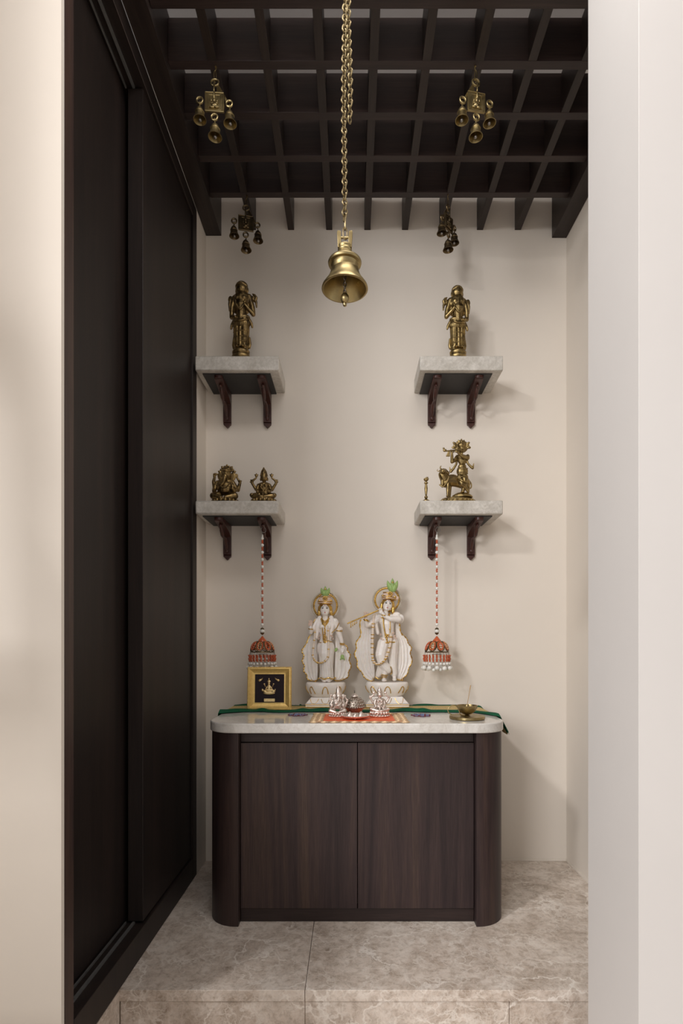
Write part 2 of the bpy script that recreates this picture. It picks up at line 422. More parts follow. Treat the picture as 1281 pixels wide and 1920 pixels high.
# ================================================================== SHELVES
def bracket(parent, x, zb, hook=False):
    """L-shaped ornamental wooden bracket; x centre, zb underside of shelf, relative to the shelf"""
    w2 = .0195; yw = BW-.0008
    def p(y, z): return (y, z)
    b = MB(); L = -.150
    prof = [(yw, zb), (yw, zb+L), (yw-.016, zb+L+.004), (yw-.018, zb-.06), (yw-.05, zb-.042), (yw-.09, zb-.034), (2.60, zb-.016), (2.594, zb)]
    n = len(prof)
    vs_ = [(x-w2, y, z) for y, z in prof]+[(x+w2, y, z) for y, z in prof]
    ang = lambda t: t
    b.add(vs_, [tuple(range(n)), tuple(range(2*n-1, n-1, -1))]+[(i, i+n, (i+1) % n+n, (i+1) % n) for i in range(n)])
    # scalloped foot of the wall plate and rounded nose of the arm
    foot = [(x-w2, zb+L), (x-w2*.92, zb+L-.008), (x-w2*.55, zb+L-.012), (x-w2*.4, zb+L-.018), (x, zb+L-.024), (x+w2*.4, zb+L-.018), (x+w2*.55, zb+L-.012), (x+w2*.92, zb+L-.008), (x+w2, zb+L)]
    b.prism(foot, yw-.0155, yw)
    nose = [(x+w2*.98*math.cos(a), 2.600-w2*.6*math.sin(a)) for a in [PI*k/8 for k in range(9)]]
    b.zprism(nose, zb-.014, zb-.0005)
    o = b.build('bracket', REDW, parent, bevel=.0012)
    br = MB()
    pts = []
    for k in range(9):
        t = k/8; pts.append((x, yw-.02-.13*t, zb-.125+.105*t+.022*math.sin(PI*t*2)))
    br.tube(pts, [.0065+.003*math.sin(PI*k/8*3) for k in range(9)], 8)
    br.ell((x, yw-.021, zb-.128), (.009, .007, .012)); br.ell((x, 2.642, zb-.03), (.008, .012, .009))
    br.build('brace', REDW, o)
    MB().ell((x, yw-.0158, zb+L+.018), (.0042, .0022, .0042)).build('screw', IRON, o)
    return o
def shelf(x0, x1, zb, zt, label, loc_b, bev):
    t = thing('wall_shelf', label, 'shelf', (0, 0, 0), 0, 'marble wall shelves on wooden brackets')
    o = MB().box(x0, x1, 2.56, BW-.0008, zb, zt).build('marble_slab', SHELF, t, bevel=bev)
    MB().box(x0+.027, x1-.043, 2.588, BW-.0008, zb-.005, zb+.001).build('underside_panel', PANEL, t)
    for bx in loc_b: bracket(t, bx, zb-.0052)
    return t
bl = (-.626, -.4245); brr = (.401, .598)
shelf(-.724, -.337, 2.357, 2.424, 'upper left marble wall shelf beside the wardrobe holding a standing idol', bl, .005)
shelf(.314, .698, 2.357, 2.424, 'upper right marble wall shelf holding a standing idol', brr, .003)
shelf(-.724, -.337, 1.693, 1.757, 'lower left marble wall shelf beside the wardrobe holding two seated idols', bl, .008)
shelf(.314, .698, 1.693, 1.757, 'lower right marble wall shelf holding the flute player with cow', brr, .005)

# ================================================================== FIGURES
class Fig:
    """forms measured on a figure's front view; k metres per unit, (cx, cy) the base centre in the measuring grid"""
    def __init__(s, cx, cy, k, mir=1): s.cx, s.cy, s.k, s.mir = cx, cy, k, mir; s.mb = MB()
    def p(s, x, z, d=0): return Vector(((x-s.cx)*s.k*s.mir, d*s.k, (s.cy-z)*s.k))
    def cap(s, a, b, r1, r2=None, mb=None, n=12): (mb or s.mb).cap(s.p(*a), s.p(*b), r1*s.k, (r1 if r2 is None else r2)*s.k, n); return s
    def ell(s, a, r, rot=None, mb=None, n=16, m=10):
        if not isinstance(r, (tuple, list)): r = (r, r, r)
        if rot and s.mir < 0: rot = (rot[0], -rot[1], -rot[2])
        (mb or s.mb).ell(s.p(*a), tuple(q*s.k for q in (r[0], r[2] if False else r[1], r[2])), n, m, rot); return s
    def tube(s, pts, r, mb=None, n=8, closed=False):
        rr = [q*s.k for q in r] if isinstance(r, (tuple, list)) else r*s.k
        (mb or s.mb).tube([s.p(*q) for q in pts], rr, n, closed); return s
    def chain(s, pts, rs, mb=None):
        for a, b, r1, r2 in zip(pts, pts[1:], rs, rs[1:]): s.cap(a, b, r1, r2, mb)
        return s
    def lathe(s, prof, c=(0, 0), sy=1, n=32, mb=None, d=0):
        """prof: (radius, cy)"""
        o = s.p(c[0] or s.cx, s.cy, d)
        (mb or s.mb).lathe([(r*s.k, (s.cy-z)*s.k) for r, z in prof], n, (o.x, o.y, 0), sy=sy); return s
    def box(s, x0, x1, z0, z1, d0, d1, mb=None):
        a = s.p(x0, z0, d0); b = s.p(x1, z1, d1)
        (mb or s.mb).box(min(a.x,b.x), max(a.x,b.x), min(a.y,b.y), max(a.y,b.y), min(a.z,b.z), max(a.z,b.z)); return s

def smoothpts(pts, n=6):
    """Catmull-Rom through tuples"""
    P = [Vector(p if len(p) == 3 else (*p, 0)) for p in pts]; out = []
    for i in range(len(P)-1):
        p0 = P[max(0, i-1)]; p1 = P[i]; p2 = P[i+1]; p3 = P[min(len(P)-1, i+2)]
        for k in range(n):
            t = k/n
            out.append(.5*((2*p1)+(p2-p0)*t+(2*p0-5*p1+4*p2-p3)*t*t+(3*p1-p0-3*p2+p3)*t**3))
    out.append(P[-1]); return [tuple(q) for q in out]

# ---------- standing four-armed idols on the upper shelves
def standing_idol(loc, mir, hscale, m, label, rz):
    t = thing('standing_idol', label, 'idol', loc, rz)
    k = hscale
    f = Fig(610, 1005, k, mir)
    # legs in a pleated skirt
    for s_ in (-1, 1):
        f.chain([(618+s_*34, 545, 0), (616+s_*42, 650, -4), (616+s_*40, 800, 0), (616+s_*38, 862, 0)], [52, 52, 44, 50])
        f.ell((612+s_*34, 872, -30), (26, 48, 13))
    f.ell((618, 530, 0), (98, 58, 34))
    f.ell((618, 600, -5), (104, 60, 70))
    f.chain([(616, 560, -30), (614, 700, -40), (614, 850, -36)], [18, 20, 26])
    for s_ in (-1, 1):                       # sash ends at the hips
        f.chain([(618+s_*85, 560, 0), (618+s_*112, 600, 0), (618+s_*122, 640, 0)], [22, 16, 12])
        f.chain([(618+s_*92, 760, 0), (618+s_*96, 830, 0), (618+s_*88, 865, 0)], [10, 16, 16])
    # torso, chest, shoulders
    f.chain([(618, 540, 0), (618, 470, -2), (620, 400, -6)], [62, 58, 78])
    f.ell((622, 345, -8), (98, 56, 72)); f.ell((620, 300, -2), (112, 48, 44))
    f.ell((585, 335, -48), (34, 26, 32)); f.ell((655, 335, -48), (34, 26, 32))
    f.ell((620, 365, 10), (132, 38, 108)); f.ell((622, 330, -30), (82, 44, 90)); f.ell((620, 440, 4), (96, 40, 60))
    # big domed head with crown, face
    f.chain([(620, 300, -4), (622, 240, -6)], [34, 34])
    f.ell((622, 218, -8), (68, 60, 66)); f.ell((618, 186, 0), (72, 62, 62))
    f.ell((606, 160, 4), (40, 38, 38)); f.ell((600, 138, 8), (18, 18, 14))
    f.ell((622, 232, -62), (10, 12, 14)); f.ell((600, 214, -56), (13, 8, 8)); f.ell((644, 214, -56), (13, 8, 8))
    f.ell((560, 225, 0), (16, 14, 34)); f.ell((682, 225, 0), (16, 14, 34))
    f.tube(smoothpts([(558, 190, -30), (620, 165, -62), (684, 190, -30)]), 8)
    # front arms
    f.chain([(540, 305, 0), (508, 420, -6), (505, 520, -10), (560, 545, -50)], [34, 28, 24, 18])
    f.chain([(704, 305, 0), (742, 420, 0), (752, 500, -4), (700, 450, -50), (672, 420, -62)], [34, 28, 26, 20, 18])
    # rear arms with emblems
    f.chain([(548, 300, 14), (490, 300, 20), (472, 350, 20), (474, 430, 14)], [30, 26, 18, 10])
    f.chain([(700, 295, 14), (752, 325, 20), (778, 350, 18), (786, 415, 10)], [30, 20, 15, 9])
    f.chain([(770, 345, 18), (782, 308, 14), (762, 280, 14), (742, 266, 12)], [16, 15, 15, 8])
    f.chain([(745, 298, 12), (765, 306, 12)], [12, 8])
    f.ell((478, 300, 10), (20, 12, 34), (0, .3, 0))
    # garland
    f.tube(smoothpts([(560, 300, -38), (570, 400, -66), (620, 470, -70), (670, 400, -66), (685, 300, -38)]), 8)
    f.tube(smoothpts([(530, 555, -20), (570, 585, -62), (620, 595, -68), (668, 585, -62), (708, 555, -20)]), 9)
    body = sculpt(f.mb, 'figure', m, t, .0013, 1)
    # pleats carved proud of the skirt
    pl = Fig(610, 1005, k, mir)
    for s_ in (-78, -60, -42, -22, 22, 42, 60, 78):
        d = -48*math.sqrt(max(.05, 1-(s_/100)**2))-12
        pl.tube(smoothpts([(616+s_, 600, d), (616+s_*.96, 720, d), (614+s_*1.04, 850, d)]), 4.5, n=6)
    for zz in (640, 700, 760, 815):
        pl.tube([(616+98*math.sin(a)*.96, zz, -54*math.cos(a)-6) for a in [(-1.2+2.4*q/14) for q in range(15)]], 3.5, n=6)
    pl.mb.build('skirt_pleats', m, t)
    b = Fig(610, 1005, k, mir)
    b.lathe([(96, 985), (102, 970), (100, 955), (90, 944), (98, 930), (100, 912), (86, 893), (60, 884), (0, 884)], sy=.8)
    b.mb.build('lotus_base', m, t)
    q = Fig(610, 1005, k, mir); q.box(450, 728, 1005, 985, -72, 72); q.mb.build('base_plate', m, t, bevel=.001)
    return t
k6 = 2.60/F/6.1
standing_idol((X(452, 2.604), 2.604, 2.4245), 1, k6*1.025, BRONZE, 'darker standing four-armed bronze idol on the upper left shelf', -.12)
standing_idol((X(859, 2.604), 2.604, 2.4245), -1, k6*.97, BRASS, 'lighter brassy standing four-armed idol on the upper right shelf', .12)

# ---------- seated idols (bronze pair on the lower left shelf, silver pair on the mat)
def seated_elephant(loc, k, m, label, vox, tall=False, rz=0):
    t = thing('elephant_headed_idol', label, 'idol', loc, rz); f = Fig(430, 620, k)
    f.ell((430, 395, 0), (100, 78, 88)); f.ell((430, 430, -20), (88, 72, 66)); f.ell((430, 340, 0), (96, 56, 44))
    for s_ in (-1, 1):      # crossed legs
        f.chain([(430+s_*70, 490, -10), (430+s_*125, 510, -60), (430+s_*30, 540, -105)], [46, 38, 24])
        f.ell((430+s_*128, 515, -55), (34, 40, 32))
        f.chain([(430+s_*90, 345, 0), (430+s_*128, 420, 0), (430+s_*118, 455, -50), (430+s_*100, 430, -80)], [28, 26, 22, 18])
        f.ell((430+s_*100, 412, -82), (20, 12, 28))
        f.ell((450+s_*70, 275, -6), (38, 12, 52), (0, s_*.25, 0))        # ears
    f.chain([(345, 340, 12), (305, 420, 16), (292, 330, 10), (310, 262, 4)], [26, 24, 20, 13])
    f.ell((316, 245, 0), (30, 14, 14)); f.chain([(318, 248, 0), (380, 250, 0)], [8, 8]); f.ell((300, 262, 0), (14, 9, 20))
    f.chain([(520, 345, 12), (575, 425, 16), (600, 340, 10), (570, 290, 4)], [26, 22, 17, 12])
    f.ell((560, 262, 0), (20, 12, 24)); f.ell((606, 325, 0), (18, 12, 12))
    f.ell((450, 265, -28), (58, 52, 56)); f.ell((440, 238, -28), (44, 40, 34))
    f.chain([(448, 285, -76), (440, 330, -92), (428, 370, -94), (405, 392, -92), (385, 380, -92)], [24, 20, 17, 14, 11])
    for s_ in (-1, 1):
        f.cap((446+s_*28, 300, -72), (446+s_*34, 330, -100), 8, 4); f.ell((448+s_*28, 252, -74), (7, 5, 5))
    f.ell((448, 215, -18), (58, 50, 22))
    if tall: f.chain([(446, 215, -15), (440, 150, -5), (436, 80, 0)], [50, 40, 12]); f.ell((440, 140, 0), (44, 40, 10)); f.ell((440, 110, 0), (32, 30, 9))
    else:
        for q in range(-4, 5):
            a = q*.32; rr = 100 if q % 2 == 0 else 88
            f.ell((452+rr*.86*math.sin(a), 245-rr*.9*math.cos(a), -5), (15, 12, 24), (0, a, 0))
        f.ell((452, 205, -8), (56, 36, 44)); f.ell((452, 176, -12), (17, 20, 26))
    f.tube(smoothpts([(365, 345, -52), (400, 410, -96), (430, 425, -98), (470, 405, -94), (500, 345, -50)]), 8)
    sculpt(f.mb, 'figure', m, t, vox, 1)
    b = Fig(430, 620, k); lotus_ring(b, 430, 145, 540, 620, .82); b.mb.build('lotus_base', m, t)
    return t
def lotus_ring(b, c, R, z0, z1, sy):
    h = z1-z0
    b.lathe([(R*.98, z1), (R*1.02, z1-h*.15), (R*.9, z1-h*.28), (R*.84, z1-h*.5), (R*.98, z1-h*.8), (R*.95, z0), (0, z0)], (c, 0), sy=sy)
    for q in range(18):
        a = 2*PI*q/18
        b.ell((c+R*.97*math.cos(a), z0+h*.32, R*.97*sy*math.sin(a)), (R*.13, R*.10, h*.30), None, n=8, m=6)
        b.ell((c+R*1.0*math.cos(a+.17), z1-h*.18, R*1.0*sy*math.sin(a+.17)), (R*.12, R*.09, h*.18), None, n=8, m=6)
def seated_goddess(loc, k, m, label, vox, rz=0):
    t = thing('seated_goddess_idol', label, 'idol', loc, rz); f = Fig(875, 620, k)
    f.ell((880, 420, 0), (62, 46, 78)); f.ell((880, 370, 0), (72, 42, 34)); f.ell((880, 470, 0), (74, 56, 44))
    f.ell((855, 385, -36), (22, 20, 22)); f.ell((905, 385, -36), (22, 20, 22))
    for s_ in (-1, 1):
        f.chain([(876+s_*45, 490, -6), (876+s_*118, 508, -50), (876+s_*20, 528, -92)], [38, 30, 20])
        f.ell((876+s_*128, 500, -48), (28, 34, 24))
        f.chain([(878+s_*64, 375, 0), (878+s_*78, 430, -10), (878+s_*66, 470, -50)], [22, 19, 15]); f.ell((878+s_*62, 462, -60), (15, 12, 20))
        f.chain([(878+s_*60, 368, 12), (878+s_*92, 420, 16), (878+s_*140, 345, 10), (878+s_*128, 316, 4), (878+s_*92, 290, 0)], [20, 19, 15, 13, 10])
        f.ell((878+s_*150, 328, 4), (20, 9, 10), (0, s_*.6, 0)); f.ell((878+s_*146, 312, 4), (18, 8, 8))
        f.ell((878+s_*88, 262, 0), (17, 12, 22)); f.ell((878+s_*88, 245, 0), (6, 6, 14)); f.ell((878+s_*102, 258, 0), (6, 8, 16), (0, s_*.5, 0)); f.ell((878+s_*74, 258, 0), (6, 8, 16), (0, -s_*.5, 0))
        f.ell((880+s_*40, 305, 0), (10, 12, 20))
    f.chain([(880, 350, 0), (880, 310, -4)], [20, 22]); f.ell((880, 288, -12), (43, 42, 47))
    f.ell((880, 296, -46), (6, 8, 9)); f.ell((866, 284, -40), (8, 5, 4)); f.ell((894, 284, -40), (8, 5, 4)); f.ell((880, 312, -42), (9, 4, 3))
    f.chain([(878, 262, -4), (876, 220, 0), (875, 172, 0)], [46, 34, 9])
    for zz, r in ((262, 47), (240, 42), (218, 35), (198, 25)): f.ell((877, zz, -2), (r, r*.9, 7))
    f.ell((878, 240, -40), (13, 12, 18))
    f.tube(smoothpts([(835, 365, -34), (855, 420, -52), (880, 440, -56), (905, 420, -52), (925, 365, -34)]), 7)
    f.chain([(878, 445, -46), (876, 500, -70), (872, 530, -92)], [12, 14, 18])
    sculpt(f.mb, 'figure', m, t, vox, 1)
    b = Fig(875, 620, k); lotus_ring(b, 875, 138, 535, 620, .80); b.mb.build('lotus_base', m, t)
    return t
k3 = 2.67/F/6.1
seated_elephant((X(421.5, 2.67), 2.68, 1.7575), k3*.99, BRONZE, 'elephant-headed seated bronze idol on the lower left shelf', .0011)
seated_goddess((X(494, 2.67), 2.68, 1.7575), k3*.99, BRONZE, 'seated bronze goddess idol with pointed crown on the lower left shelf', .0011)

# ---------- flute player with cow, lower right shelf
def flute_cow():
    k = 2.64/F/6.1; m = BRASS
    t = thing('flute_player_with_cow', 'brass flute player figurine leaning on a cow, on the lower right shelf', 'figurine', (X(858, 2.62), 2.622, 1.7575), 0)
    f = Fig(660, 810, k)        # cow
    f.chain([(540, 555, -20), (640, 560, -10), (740, 580, 0)], [64, 62, 66])
    f.ell((520, 565, -26), (54, 48, 72)); f.ell((760, 580, 0), (48, 46, 62)); f.ell((600, 500, -10), (52, 22, 18))
    f.chain([(510, 540, -34), (480, 500, -52)], [54, 46]); f.ell((480, 590, -55), (20, 20, 56))
    f.chain([(490, 470, -60), (476, 475, -110)], [42, 26]); f.ell((475, 482, -118), (24, 20, 20))
    f.chain([(515, 440, -55), (548, 478, -40)], [10, 18])
    f.tube(smoothpts([(462, 445, -60), (436, 462, -60), (420, 452, -60), (432, 436, -60)]), [9, 8, 7, 6, 6, 6, 6, 5, 5, 4, 4, 4, 4, 4, 4, 3, 3, 3, 3], n=8)
    f.tube(smoothpts([(470, 440, -60), (456, 424, -60), (460, 406, -60), (472, 404, -60)]), [9]*7+[6]*6+[4]*6, n=8)
    f.cap((545, 600, -50), (540, 735, -55), 26, 13); f.cap((572, 600, -10), (572, 740, 0), 24, 13)
    f.chain([(770, 600, -24), (782, 650, -14), (768, 735, -20)], [30, 17, 13]); f.chain([(775, 600, 26), (790, 650, 30), (778, 735, 26)], [30, 17, 13])
    f.ell((538, 742, -60), (18, 22, 10)); f.ell((572, 746, -5), (18, 22, 10))
    f.tube(smoothpts([(798, 550, 5), (818, 585, 5), (818, 625, 5), (795, 640, 5)]), 8, n=8); f.ell((788, 640, 5), (16, 10, 12))
    f.tube(smoothpts([(446, 610, -60), (480, 640, -75), (512, 615, -76), (545, 560, -70), (560, 520, -40)]), 8)
    sculpt(f.mb, 'cow', m, t, .0011, 1)
    g = Fig(660, 810, k)        # standing figure, one leg crossed before the other
    D = -78
    g.chain([(725, 540, D), (722, 620, D), (705, 700, D+10)], [44, 32, 18]); g.chain([(672, 540, D), (690, 610, D-16), (735, 650, D-10), (760, 690, D)], [42, 34, 22, 14])
    g.ell((700, 704, D-14), (22, 32, 10)); g.ell((765, 700, D-10), (14, 24, 10))
    g.ell((700, 470, D), (66, 46, 62)); g.ell((698, 420, D), (48, 34, 40)); g.ell((700, 350, D), (50, 32, 50))
    g.ell((702, 310, D), (66, 30, 30))
    g.chain([(645, 305, D), (610, 350, D-14), (580, 370, D-30), (572, 285, D-60)], [24, 20, 20, 14])
    g.chain([(760, 300, D), (755, 325, D-20), (690, 320, D-55), (640, 285, D-72)], [24, 24, 18, 13])
    for q in range(4): g.cap((558+q*12, 280, D-66), (556+q*13, 252, D-74), 5, 4)
    g.ell((620, 272, D-78), (20, 12, 14))
    g.chain([(694, 290, D), (690, 262, D)], [18, 18]); g.ell((690, 226, D-4), (38, 36, 42)); g.ell((688, 236, D-40), (6, 8, 8))
    g.ell((676, 222, D-36), (7, 5, 4)); g.ell((702, 222, D-36), (7, 5, 4))
    g.ell((690, 178, D), (44, 36, 34)); g.chain([(690, 160, D), (690, 112, D)], [26, 10])
    for q in range(-5, 6):
        a = q*.30; rr = 86 if q % 2 else 74
        if abs(q) == 3: rr = 98
        g.ell((690+rr*math.sin(a), 205-rr*.86*math.cos(a), D+6), (15, 9, 24), (0, a, 0))
    g.ell((690, 190, D+10), (80, 10, 72)); g.ell((690, 178, D+4), (52, 16, 62))
    g.tube([(478, 272, D-84), (700, 243, D-62)], 8)
    g.ell((490, 262, D-84), (22, 12, 16)); g.ell((478, 240, D-84), (11, 9, 12)); g.cap((472, 240, D-84), (464, 236, D-84), 4, 2)
    for q in (0, 1, 2): g.cap((530+q*6, 280, D-80), (512+q*14, 322, D-80), 7, 9)
    for s_, A in ((-1, [(640, 330, D), (632, 390, D), (600, 440, D), (572, 470, D)]), (1, [(748, 330, D), (762, 380, D), (790, 410, D), (815, 430, D)])):
        g.chain(A, [14, 12, 14, 16])
        for q in (-1, 0, 1): g.cap(A[-1], (A[-1][0]+s_*14, A[-1][1]-24+q*24, D), 11, 5)
    g.tube(smoothpts([(655, 310, D-26), (690, 390, D-44), (735, 310, D-26)]), 6)
    for zz in (440, 500, 530): g.tube(smoothpts([(640, zz, D-20), (700, zz+12, D-50), (760, zz, D-20)]), 5)
    g.tube(smoothpts([(640, 545, D-20), (690, 590, D-56), (745, 600, D-30)]), 9)
    sculpt(g.mb, 'flute_player', m, t, .0010, 1)
    b = Fig(660, 810, k)
    b.lathe([(200, 810), (206, 795), (196, 782), (188, 770), (176, 758), (120, 748), (0, 744)], (660, 0), sy=.62)
    b.lathe([(118, 752), (112, 735), (92, 722), (60, 706), (0, 702)], (705, 0), sy=.5, d=D*.7)
    for q in range(26):
        a = 2*PI*q/26; b.ell((660+197*math.cos(a), 790, 197*.62*math.sin(a)), (17, 14, 12), n=8, m=6)
    b.mb.build('oval_base', m, t)
flute_cow()
# small pillar-shaped stand beside it
def pillar():
    k = 2.60/F/6.1
    t = thing('pillar_lamp', 'tiny slender dark brass pillar lamp beside the flute player, on the shelf end', 'lamp', (X(799, 2.59), 2.588, 1.7575))
    f = Fig(295, 800, k)
    f.lathe([(44, 800), (44, 792), (34, 782), (18, 774), (12, 764), (20, 752), (20, 742), (10, 734), (14, 700), (19, 650), (12, 604), (10, 600), (22, 592), (22, 582), (12, 576), (12, 566), (24, 560), (26, 552), (0, 548)], n=20)
    f.mb.build('stem', BRASS, t)
    g = Fig(295, 800, k)
    for q in range(5):
        a = 2*PI*q/5; g.cap((295+8*math.cos(a), 556, 8*math.sin(a)), (295+24*math.cos(a), 542, 24*math.sin(a)), 6, 8)
    g.chain([(290, 552, 0), (300, 530, 0), (315, 522, 0)], [14, 12, 6]); g.ell((316, 538, 0), (10, 8, 8)); g.ell((278, 545, 0), (10, 8, 10))
    g.mb.build('lamp_cup', BRASS, t)
pillar()

# ---------- large white marble pair on the counter
KM = 2.68/F/7.385
def arch_band(mb_, k, c, R, sy, zt, zb, cy, n, tube, a0=0, flare=None, half=.17):
    for q in range(n):
        a = a0+2*PI*q/n; pts = []
        for j in range(13):
            u = -1+2*j/12; ang = a+half*u; hh = (1-abs(u)**2.4)
            z = zb+(zt-zb)*hh; r = R(z)+2
            pts.append(Vector((r*math.cos(ang)*k, r*sy*math.sin(ang)*k, (cy-z)*k)))
        mb_.tube(pts, tube*k, 6)
def lerp_prof(prof):
    P = sorted(prof, key=lambda q: q[1])
    def R(z):
        for (r1, z1), (r2, z2) in zip(P, P[1:]):
            if z1 <= z <= z2: return r1+(r2-r1)*(z-z1)/max(1e-6, z2-z1)
        return P[0][0] if z < P[0][1] else P[-1][0]
    return R
def lotus_pedestal(t, k, top, waist, bot, Rt, Rw, Rb, sy=.70):
    f = Fig(0, bot, k)
    bowl = [(Rw, waist), (Rw*1.12, waist-14), (Rt*.88, waist-60), (Rt*.97, waist-100), (Rt*1.0, top+40), (Rt*.985, top+12), (Rt*.93, top), (0, top)]
    f.mb.lathe([(r*k, (bot-z)*k) for r, z in bowl], 48, sy=sy)
    m1 = f.mb.build('lotus_bowl', WHITE, t)
    b = Fig(0, bot, k)
    a = Rb; h1 = bot-waist
    for (w0, w1, z0, z1) in ((a, a, bot, bot-52), (a*.985, Rw*1.0, bot-54, waist+2)):
        d0, d1 = w0*sy, w1*sy
        vs_ = [(x*w0*k, y*d0*k, (bot-z0)*k) for x, y in ((-1,-1),(1,-1),(1,1),(-1,1))]+[(x*w1*k, y*d1*k, (bot-z1)*k) for x, y in ((-1,-1),(1,-1),(1,1),(-1,1))]
        b.mb.add(vs_, [(0,1,2,3),(4,7,6,5),(0,4,5,1),(1,5,6,2),(2,6,7,3),(3,7,4,0)])
    b.mb.build('plinth', WHITE, t, bevel=.0015)
    gl = MB(); R = lerp_prof(bowl)
    arch_band(gl, k, 0, R, sy, top+58, waist-48, bot, 8, 6.5, a0=-PI/2)
    # lower arches on the front slope and lines round the plinth
    for q in (-1, 0, 1):
        pts = []
        for j in range(13):
            u = -1+2*j/12; hh = (1-abs(u)**2.4); z = (bot-48)+((waist+22)-(bot-48))*(1-hh)
            fr = (bot-40-z)/(bot-40-waist); d = -(a*.985+(Rw-a*.985)*fr)*sy-2
            pts.append(Vector(((q*a*.60+u*62)*k*(1-.12*fr), d*k, (bot-z)*k)))
        gl.tube(pts, 4.6*k, 6)
    for z, s_ in ((bot-38, 1.003), (bot-6, 1.003)):
        gl.tube([Vector((x*a*s_*k, y*a*sy*s_*k, (bot-z)*k)) for x, y in ((-1,-1),(1,-1),(1,1),(-1,1))], 4.5*k, 6, closed=True)
    gl.build('gilt_lines', GOLD, t)
    return f
def cape(t, k, cx, cy, outer, inner, depth, npl, amp, name='shawl_panel'):
    """pleated fan between an inner and an outer edge, gilt rim along the outer edge"""
    O = smoothpts(outer, 8); I = smoothpts(inner, 8)
    def at(L, q):
        q *= len(L)-1; i = min(int(q), len(L)-2); fr = q-i
        return Vector(L[i]).lerp(Vector(L[i+1]), fr)
    def fn(s_, q):
        a = at(I, q); b = at(O, q); p = a.lerp(b, s_)
        d = depth+amp*math.sin((s_**.85)*npl*2*PI)*(.25+.75*q)+10*s_
        wob = 13*math.sin(q*34)*max(0, s_-.75)*4
        return Vector(((p.x+wob*(1 if b.x > a.x else -1)-cx)*k, d*k, (cy-p.y)*k))
    mb = MB().sheet(fn, 56, 40, (0, 14*k, 0)); o = mb.build(name, WHITE, t, ang=80)
    r = MB(); pts = [fn(1, j/60)+Vector((0, 7*k, 0)) for j in range(61)]
    r.tube(pts, [(12+4.5*math.sin(j*2.1))*k for j in range(61)], 7)
    pts = [fn(s_/16, 1)+Vector((0, 7*k, 0)) for s_ in range(17)]; r.tube(pts, [(11+4*math.sin(j*2.1))*k for j in range(17)], 7)
    r.build('gilt_rim', GOLD, o)
def halo(t, k, c, rx, rz, d):
    g = MB(); pts = [Vector((c[0]+rx*k*math.cos(a), d, c[1]+rz*k*math.sin(a))) for a in [2*PI*j/60 for j in range(60)]]
    g.tube(pts, 13*k, 8, closed=True)
    for j in range(44):
        a = 2*PI*j/44; g.ell((c[0]+(rx-2)*k*math.cos(a), d-10*k, c[1]+(rz-2)*k*math.sin(a)), 10*k, 6, 5)
    h = g.build('halo_ring', GOLD, t)
    w_ = MB(); pts = [Vector((c[0]+(rx+27)*k*math.cos(a), d+3*k, c[1]+(rz+27)*k*math.sin(a))) for a in [2*PI*j/60 for j in range(60)]]
    w_.tube(pts, 12*k, 8, closed=True)
    for j in range(52):
        a = 2*PI*j/52; w_.ell((c[0]+(rx+27)*k*math.cos(a), d-7*k, c[1]+(rz+27)*k*math.sin(a)), 7*k, 6, 5)
    w_.build('halo_rim', CLEAR, t)
def lotus_flower(t, k, c, w, h, d):
    g = MB()
    for q, (dx, tilt, sc, dd) in enumerate(((-.30, -.42, .90, 6), (.30, .42, .90, 6), (-.16, -.22, .62, -8), (.16, .22, .62, -8), (0, 0, 1.08, -2))):
        def fn(s_, v, dx=dx, tilt=tilt, sc=sc, dd=dd):
            wd = w*.235*math.sin(PI*(.16+.84*v))**.9
            x = dx*w*.62*(.55+.45*v)+(s_-.5)*2*wd*.8+tilt*h*.5*v; z = h*sc*v
            return Vector((c[0]+x*k, d+(dd-18*math.sin(PI*s_)*math.sin(PI*v*.9+.2))*k, c[1]+z*k))
        g.sheet(fn, 8, 10, (0, 5*k, 0))
    o = g.build('lotus_flower', GREEN, t, ang=80)
    MB().ell((c[0], d-30*k, c[1]+h*.72*k), (12*k, 8*k, 12*k)).build('flower_jewel', GOLD, o)
    return o
def face(t, k, P, c, tilt):
    """painted eyes, brows, lips and hair line on the carved head"""
    ink = MB(); lip = MB(); whites = MB(); bindi = MB()
    R = Matrix.Translation(P(*c)) @ Euler((0, tilt, 0)).to_matrix().to_4x4()
    for s_ in (-1, 1):
        whites.ell((s_*31*k, -68*k, 12*k), (17*k, 6*k, 7*k), 12, 8, M=R); ink.ell((s_*30*k, -72*k, 12*k), (7.5*k, 4*k, 7*k), 10, 8, M=R)
        ink.tube([R @ Vector(((s_*31-17+q*8.5)*k, (-70+abs(q-2)*1.6)*k, (20-abs(q-2)**2*1.6)*k)) for q in range(5)], 2.6*k, 5)
        ink.tube([R @ Vector(((s_*31-22+q*11)*k, (-70+abs(q-2)*2)*k, (36-abs(q-2)**2*1.8)*k)) for q in range(5)], 2.2*k, 5)
    lip.ell((0, -74*k, -46*k), (15*k, 5*k, 3.6*k), 12, 6, M=R); lip.ell((0, -73*k, -52*k), (10*k, 5*k, 3.6*k), 12, 6, M=R)
    bindi.ell((0, -70*k, 50*k), (5*k, 4*k, 8*k), 8, 6, M=R)
    whites.build('eye_whites', CLEAR, t); ink.build('eyes', INK, t); lip.build('lips', LIP, t); bindi.build('forehead_mark', LIP, t)
